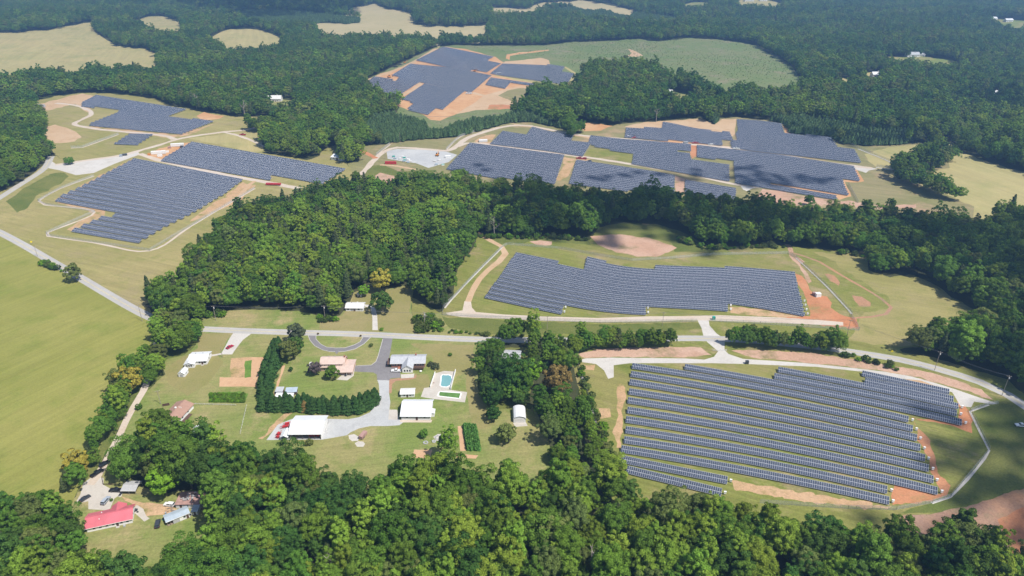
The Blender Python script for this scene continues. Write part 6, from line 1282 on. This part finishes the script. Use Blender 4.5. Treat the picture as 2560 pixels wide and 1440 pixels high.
pole('e', 813, 797, 10, RL + 'at the wood edge above the circular drive', rz=.1, box=True); pole('f', 1062, 815, 10, RL + 'in the tree strip right of the straw lawn', rz=.1, box=True); pole('g', 1368, 824, 10, RL + 'on the verge below the middle solar field', rz=0); pole('h', 1656, 814, 10, RL + 'left of the gravel entrance road', rz=0)
pole('i', 2115, 848, 14, RL + 'below the red clay yard', rz=-.2); pole('j', 2336, 926, 13, RL + 'between road and dark wood at the right', rz=-.3, box=True); pole('k', 2505, 988, 13, RL + 'where the road leaves at the right', rz=-.3, box=True)
pole('l', 195, 1316, 10, RL + 'left of the red roofed house', False); pole('m', 402, 1010, 9, RL + 'between gravel lane and brown roofed bungalow', rz=.4); pole('n', 556, 893, 7, RL + 'beside the path of the white ranch house', False)
pole('o', 2171, 360, 17, 'tall pale pole in front of the dark pines', rz=0); pole('p', 2498, 541, 15, 'tall pole above the dark wood near the right edge', rz=0); pole('q', 1252, 300, 9, 'pole in the pines above the upper right track', rz=.2); pole('r', 1001, 360, 14, 'pole beside the meadow above the stone yard', False); pole('s', 963, 397, 8, 'thin pole behind the red container', False)
pole('t', 1000, 306, 9, 'pole in the pines left of the power line clearing', rz=.2)
def wires(a, b, label, offs=(-1.1, 0, 1.1), sag=1.2, r=.024, dz=-.3):
    (p, h, r1), (q, k, r2) = TOPS[a], TOPS[b]; mb = MB()
    for o in offs:
        s = Vector((p.x + math.cos(r1) * o, p.y + math.sin(r1) * o, p.z + h + dz)); e = Vector((q.x + math.cos(r2) * o, q.y + math.sin(r2) * o, q.z + k + dz)); pr = s
        for i in range(1, 11):
            f = i / 10; c = s.lerp(e, f); c.z -= sag * 4 * f * (1 - f); mb.tube(pr, c, r, n=3, caps=False); pr = c
    o = mb.build('power_line', WIRE); tag(o, label, 'power line')
wires('a', 'b', 'sagging wires along the hay field road'); wires('b', 'd', 'wires crossing the road corner in front of the big wood'); wires('d', 'e', 'wires along the verge of the big wood'); wires('e', 'f', 'wires across the straw lawn of the small grey house'); wires('f', 'g', 'wires above the fence below the middle solar field, left span'); wires('g', 'h', 'wires above the fence below the middle solar field, middle span')
wires('h', 'i', 'wires above the entrance road'); wires('i', 'j', 'wires crossing the green meadow to the road'); wires('j', 'k', 'wires along the road at the right'); wires('q', 't', 'pale sagging wires above the dark pines', (-1, 1), 2.5, .1)
def sign(px, py, m, label, rz=0.3):
    t = empty('road_sign', put(px, py), rz); tag(t, label, 'road sign'); MB().box(-.04, .04, -.04, .04, -.4, 2.6).build('post', STEEL, t); o = MB().box(-.62, .62, -.07, -.045, -.62, .62).build('plate', m, t); o.location = (0, 0, 2.3); o.rotation_euler = (0, R(45), 0)
YEL = mat('sign_yellow', (.75, .58, .02), .5); sign(80, 611, YEL, 'yellow diamond warning sign at the left road bend', .6); sign(2228, 886, YEL, 'yellow warning sign beside the road at the right', -.3)
# ------------------------------------------------------------------ chain link fences
def mesh_mat():
    m = bpy.data.materials.new('chain_link'); m.use_nodes = True; t = m.node_tree; N = t.nodes.new; b = t.nodes['Principled BSDF']; b.inputs['Base Color'].default_value = (.46, .48, .48, 1); b.inputs['Roughness'].default_value = .5; b.inputs['Alpha'].default_value = .34; return m
LINK = mesh_mat()
def fence(pts, label, h=2.2):
    w = P([p[0] for p in pts], [p[1] for p in pts]); t = empty('chain_link_fence', w[0]); tag(t, label, 'fence'); w = w - w[0]; ps = MB(); rl = MB(); ms = MB(); z0 = t.location
    for a, b in zip(w, w[1:]):
        L = np.linalg.norm((b - a)[:2]); n = max(1, int(L / 3.2)); pr = None
        for i in range(n + 1):
            c = a + (b - a) * i / n; c = np.array([c[0], c[1], float(terr(c[0] + z0.x, c[1] + z0.y)) - z0.z])
            ps.box(c[0] - .04, c[0] + .04, c[1] - .04, c[1] + .04, c[2] - .3, c[2] + h + .1)
            if pr is not None:
                rl.tube(pr + [0, 0, h], c + [0, 0, h], .03, n=4, caps=False); rl.tube(pr + [0, 0, .1], c + [0, 0, .1], .02, n=3, caps=False); ms.poly([pr, c, c + [0, 0, h], pr + [0, 0, h]])
            pr = c
    ps.build('post', STEEL, t)['kind'] = 'stuff'; rl.build('rail', STEEL, t); ms.build('wire_mesh', LINK, t)
fence([(1439, 898), (1452, 935), (1466, 975), (1490, 1060), (1515, 1125), (1541, 1188)], 'chain link fence on the left side of the near solar field')
fence([(2495, 1010), (2472, 1012), (2425, 1029), (2450, 1080), (2473, 1126), (2376, 1243), (2330, 1258), (2240, 1275), (2120, 1272), (1900, 1258)], 'chain link fence round the right end of the near solar field')
fence([(1107, 787), (1108, 768), (1130, 748), (1190, 684), (1256, 618), (1268, 612), (1330, 616), (1400, 622), (1500, 640), (1580, 652), (1660, 648), (1780, 638), (1970, 634), (1990, 645), (2060, 710), (2130, 785), (2128, 790), (2148, 825)], 'chain link fence round the back of the middle solar field')
fence([(1107, 788), (1300, 799), (1500, 807), (1640, 806), (1742, 804)], 'chain link fence along the gravel road left of the entrance'); fence([(1774, 803), (1900, 810), (2020, 818), (2148, 826)], 'chain link fence along the gravel road right of the entrance')
fence([(235, 440), (150, 472), (95, 503), (113, 512), (237, 530), (116, 584), (120, 590), (238, 607), (374, 627), (476, 566), (562, 515), (637, 471)], 'chain link fence round the large left solar field'); fence([(2190, 418), (2245, 425), (2225, 405), (2145, 372), (2095, 345)], 'chain link fence beyond the upper east block', 3.0)
fence([(2120, 462), (2130, 480), (2145, 508)], 'short chain link fence at the right end of the big east block', 3.0); fence([(178, 370), (205, 369), (297, 336)], 'chain link fence left of the small upper left field', 2.6)
fence([(941, 388), (975, 361)], 'chain link fence beside the track at the stone yard', 3.0); fence([(1116, 374), (1150, 342), (1200, 326)], 'chain link fence along the climbing track', 3.0)
# pale mown strips hug the fences (same line, on the ground) and board fences
def board_fence(pts, label, m, h=1.2, rails=3, solid=False):
    w = P([p[0] for p in pts], [p[1] for p in pts]); t = empty('board_fence', w[0]); tag(t, label, 'fence'); w = w - w[0]
    for a, b in zip(w, w[1:]):
        L = float(np.linalg.norm((b - a)[:2])); n = max(1, round(L / 2.4)); rz = math.atan2(b[1] - a[1], b[0] - a[0])
        for i in range(n + 1):
            c = a + (b - a) * i / n; o = MB().box(-.07, .07, -.07, .07, -.3, h).build('post', m, t); o.location = c; o.rotation_euler = (0, 0, rz)
        k = 8 if solid else rails
        for r in range(k):
            z = h * (r + .5) / k; o = MB().box(0, L, -.1, -.07, z - (h / k * .46 if solid else .07), z + (h / k * .46 if solid else .07)).build('board', m, t); o.location = a; o.rotation_euler = (0, 0, rz)
board_fence([(256, 1196), (259, 1212), (290, 1213)], 'dark three rail fence at the parking yard', DKW); board_fence([(451, 1064), (533, 1077)], 'dark solid board fence behind the brown roofed bungalow', DKW, 1.7, 8, True); board_fence([(407, 1016), (424, 1013)], 'short dark board fence left of the brown roofed bungalow', DKW, 1.6, 8, True)
board_fence([(478, 1010), (590, 1014)], 'low pale rail fence below the vegetable plot', LSH, .8, 2); board_fence([(617, 1014), (601, 1085)], 'low pale rail fence running down to the wood', LSH, .8, 2)
board_fence([(1781, 876), (1795, 879)], 'white gate at the lower entrance road, left leaf', WHT, 1.2, 3); board_fence([(1800, 876), (1816, 877)], 'white gate at the lower entrance road, right leaf', WHT, 1.2, 3)
print('yard', round(time.time() - T0, 1))
# ------------------------------------------------------------------ clouds over the land (their shadows cross it) and haze
def cloud_mat():
    m = bpy.data.materials.new('cloud'); m.use_nodes = True; t = m.node_tree; t.nodes.clear(); N = t.nodes.new; L = t.links.new; out = N('ShaderNodeOutputMaterial'); d = N('ShaderNodeBsdfDiffuse'); d.inputs[0].default_value = (.85, .86, .88, 1); tr = N('ShaderNodeBsdfTranslucent'); tr.inputs[0].default_value = (.75, .76, .78, 1); mx = N('ShaderNodeMixShader'); mx.inputs[0].default_value = .45
    L(d.outputs[0], mx.inputs[1]); L(tr.outputs[0], mx.inputs[2]); L(mx.outputs[0], out.inputs[0]); return m
CLOUD = cloud_mat()
ico = bmesh.new(); bmesh.ops.create_icosphere(ico, subdivisions=1, radius=1); IV = np.array([v.co[:] for v in ico.verts]); IF = np.array([[v.index for v in f.verts] for f in ico.faces]); ico.free()
def cloud(outline, seed, label, cover=.8, alt=820.0, s=None):
    """many small puffs over the ground outline, lifted towards the sun to cloud level; they thin out towards the rim"""
    q = poly_world(outline, 0, 0, 12); rng = np.random.default_rng(seed); lo, hi = q.min(0), q.max(0); span = (hi - lo).max(); s = s or max(8.5, span / 75)
    c = poisson_hex(lo[0] - 40, hi[0] + 40, lo[1] - 40, hi[1] + 40, s, .45)
    d = np.concatenate([np.min(np.linalg.norm(k[:, None] - q[None], axis=2), axis=1) for k in np.array_split(c, max(1, len(c) // 400))]); d *= np.where(inside(c, q), 1, -1)
    w = vnoise(c, s * 9, seed); p = np.clip((d + 14) / (s * 5.5) + (.28 if cover > .62 else .08) * w, 0, 1) * cover; c = c[rng.uniform(0, 1, len(c)) < p]
    off = np.array([SUN.x, SUN.y]) * (alt / SUN.z); n = len(c); r = s * rng.uniform(.66, .98, n); z = alt + rng.uniform(0, s * 2.2, n)
    ctr = np.column_stack([c + off, z]); V = (ctr[:, None] + IV[None] * r[:, None, None] * np.array([1, 1, .8])).reshape(-1, 3); Fc = (np.arange(n)[:, None, None] * len(IV) + IF[None]).reshape(-1, 3)
    me = np_mesh('cloud', V, Fc, [CLOUD]); me.polygons.foreach_set('use_smooth', np.ones(len(Fc), bool)); o = bpy.data.objects.new('cloud', me); link(o); tag(o, label, 'cloud', kind='stuff')
cloud("1200,500 1300,470 1420,480 1500,500 1640,505 1760,510 1880,530 1960,550 2010,590 1960,612 1850,615 1700,605 1560,584 1440,592 1330,590 1240,565", 1, 'cloud casting the shadow on the belt behind the middle field', 1.0)
cloud("2180,560 2300,560 2420,580 2560,570 2700,600 2700,900 2560,960 2480,930 2460,850 2470,790 2420,740 2360,690 2270,660 2180,640", 2, 'cloud casting the shadow on the right hand wood', .8)
cloud("2260,1070 2420,1040 2560,1010 2720,1000 2720,1480 2400,1480 2200,1470 2130,1400 2180,1340 2290,1290 2380,1240 2420,1150 2330,1120", 3, 'cloud casting the shadow on the lower right corner', .48)
cloud("1850,420 1980,440 2080,450 2110,470 2020,480 1900,470 1830,450", 5, 'small cloud above the big east block', .6)
cloud("1180,420 1240,410 1280,430 1250,450 1180,445", 9, 'small cloud above the stone yard block', .5); cloud("1640,440 1760,430 1800,445 1700,455 1500,452 1480,435", 10, 'small cloud above the tree line block', .6)
cloud("300,20 420,20 560,40 700,20 760,0 760,-15 300,-15", 6, 'far cloud over the top left woods', .6); cloud("560,55 760,45 900,30 900,0 600,10", 11, 'far cloud over the top middle woods', .6); cloud("1950,320 2200,335 2290,350 2200,372 2000,345", 7, 'far cloud over the pines', .5); cloud("2380,250 2600,235 2650,275 2560,310 2420,295", 8, 'far cloud over the right hand woods', .5)
HZ = bpy.data.materials.new('haze'); HZ.use_nodes = True; t = HZ.node_tree; t.nodes.clear(); o_ = t.nodes.new('ShaderNodeOutputMaterial'); v_ = t.nodes.new('ShaderNodeVolumePrincipled')
v_.inputs['Color'].default_value = (.31, .56, .94, 1); v_.inputs['Density'].default_value = .00020; v_.inputs['Anisotropy'].default_value = .3; t.links.new(v_.outputs[0], o_.inputs['Volume'])
hz = MB().box(-9500, 9500, -3200, 12500, -14, 236).build('haze', HZ); tag(hz, 'thin blue summer haze over the whole landscape', 'haze', kind='stuff')
print('script', round(time.time() - T0, 1))
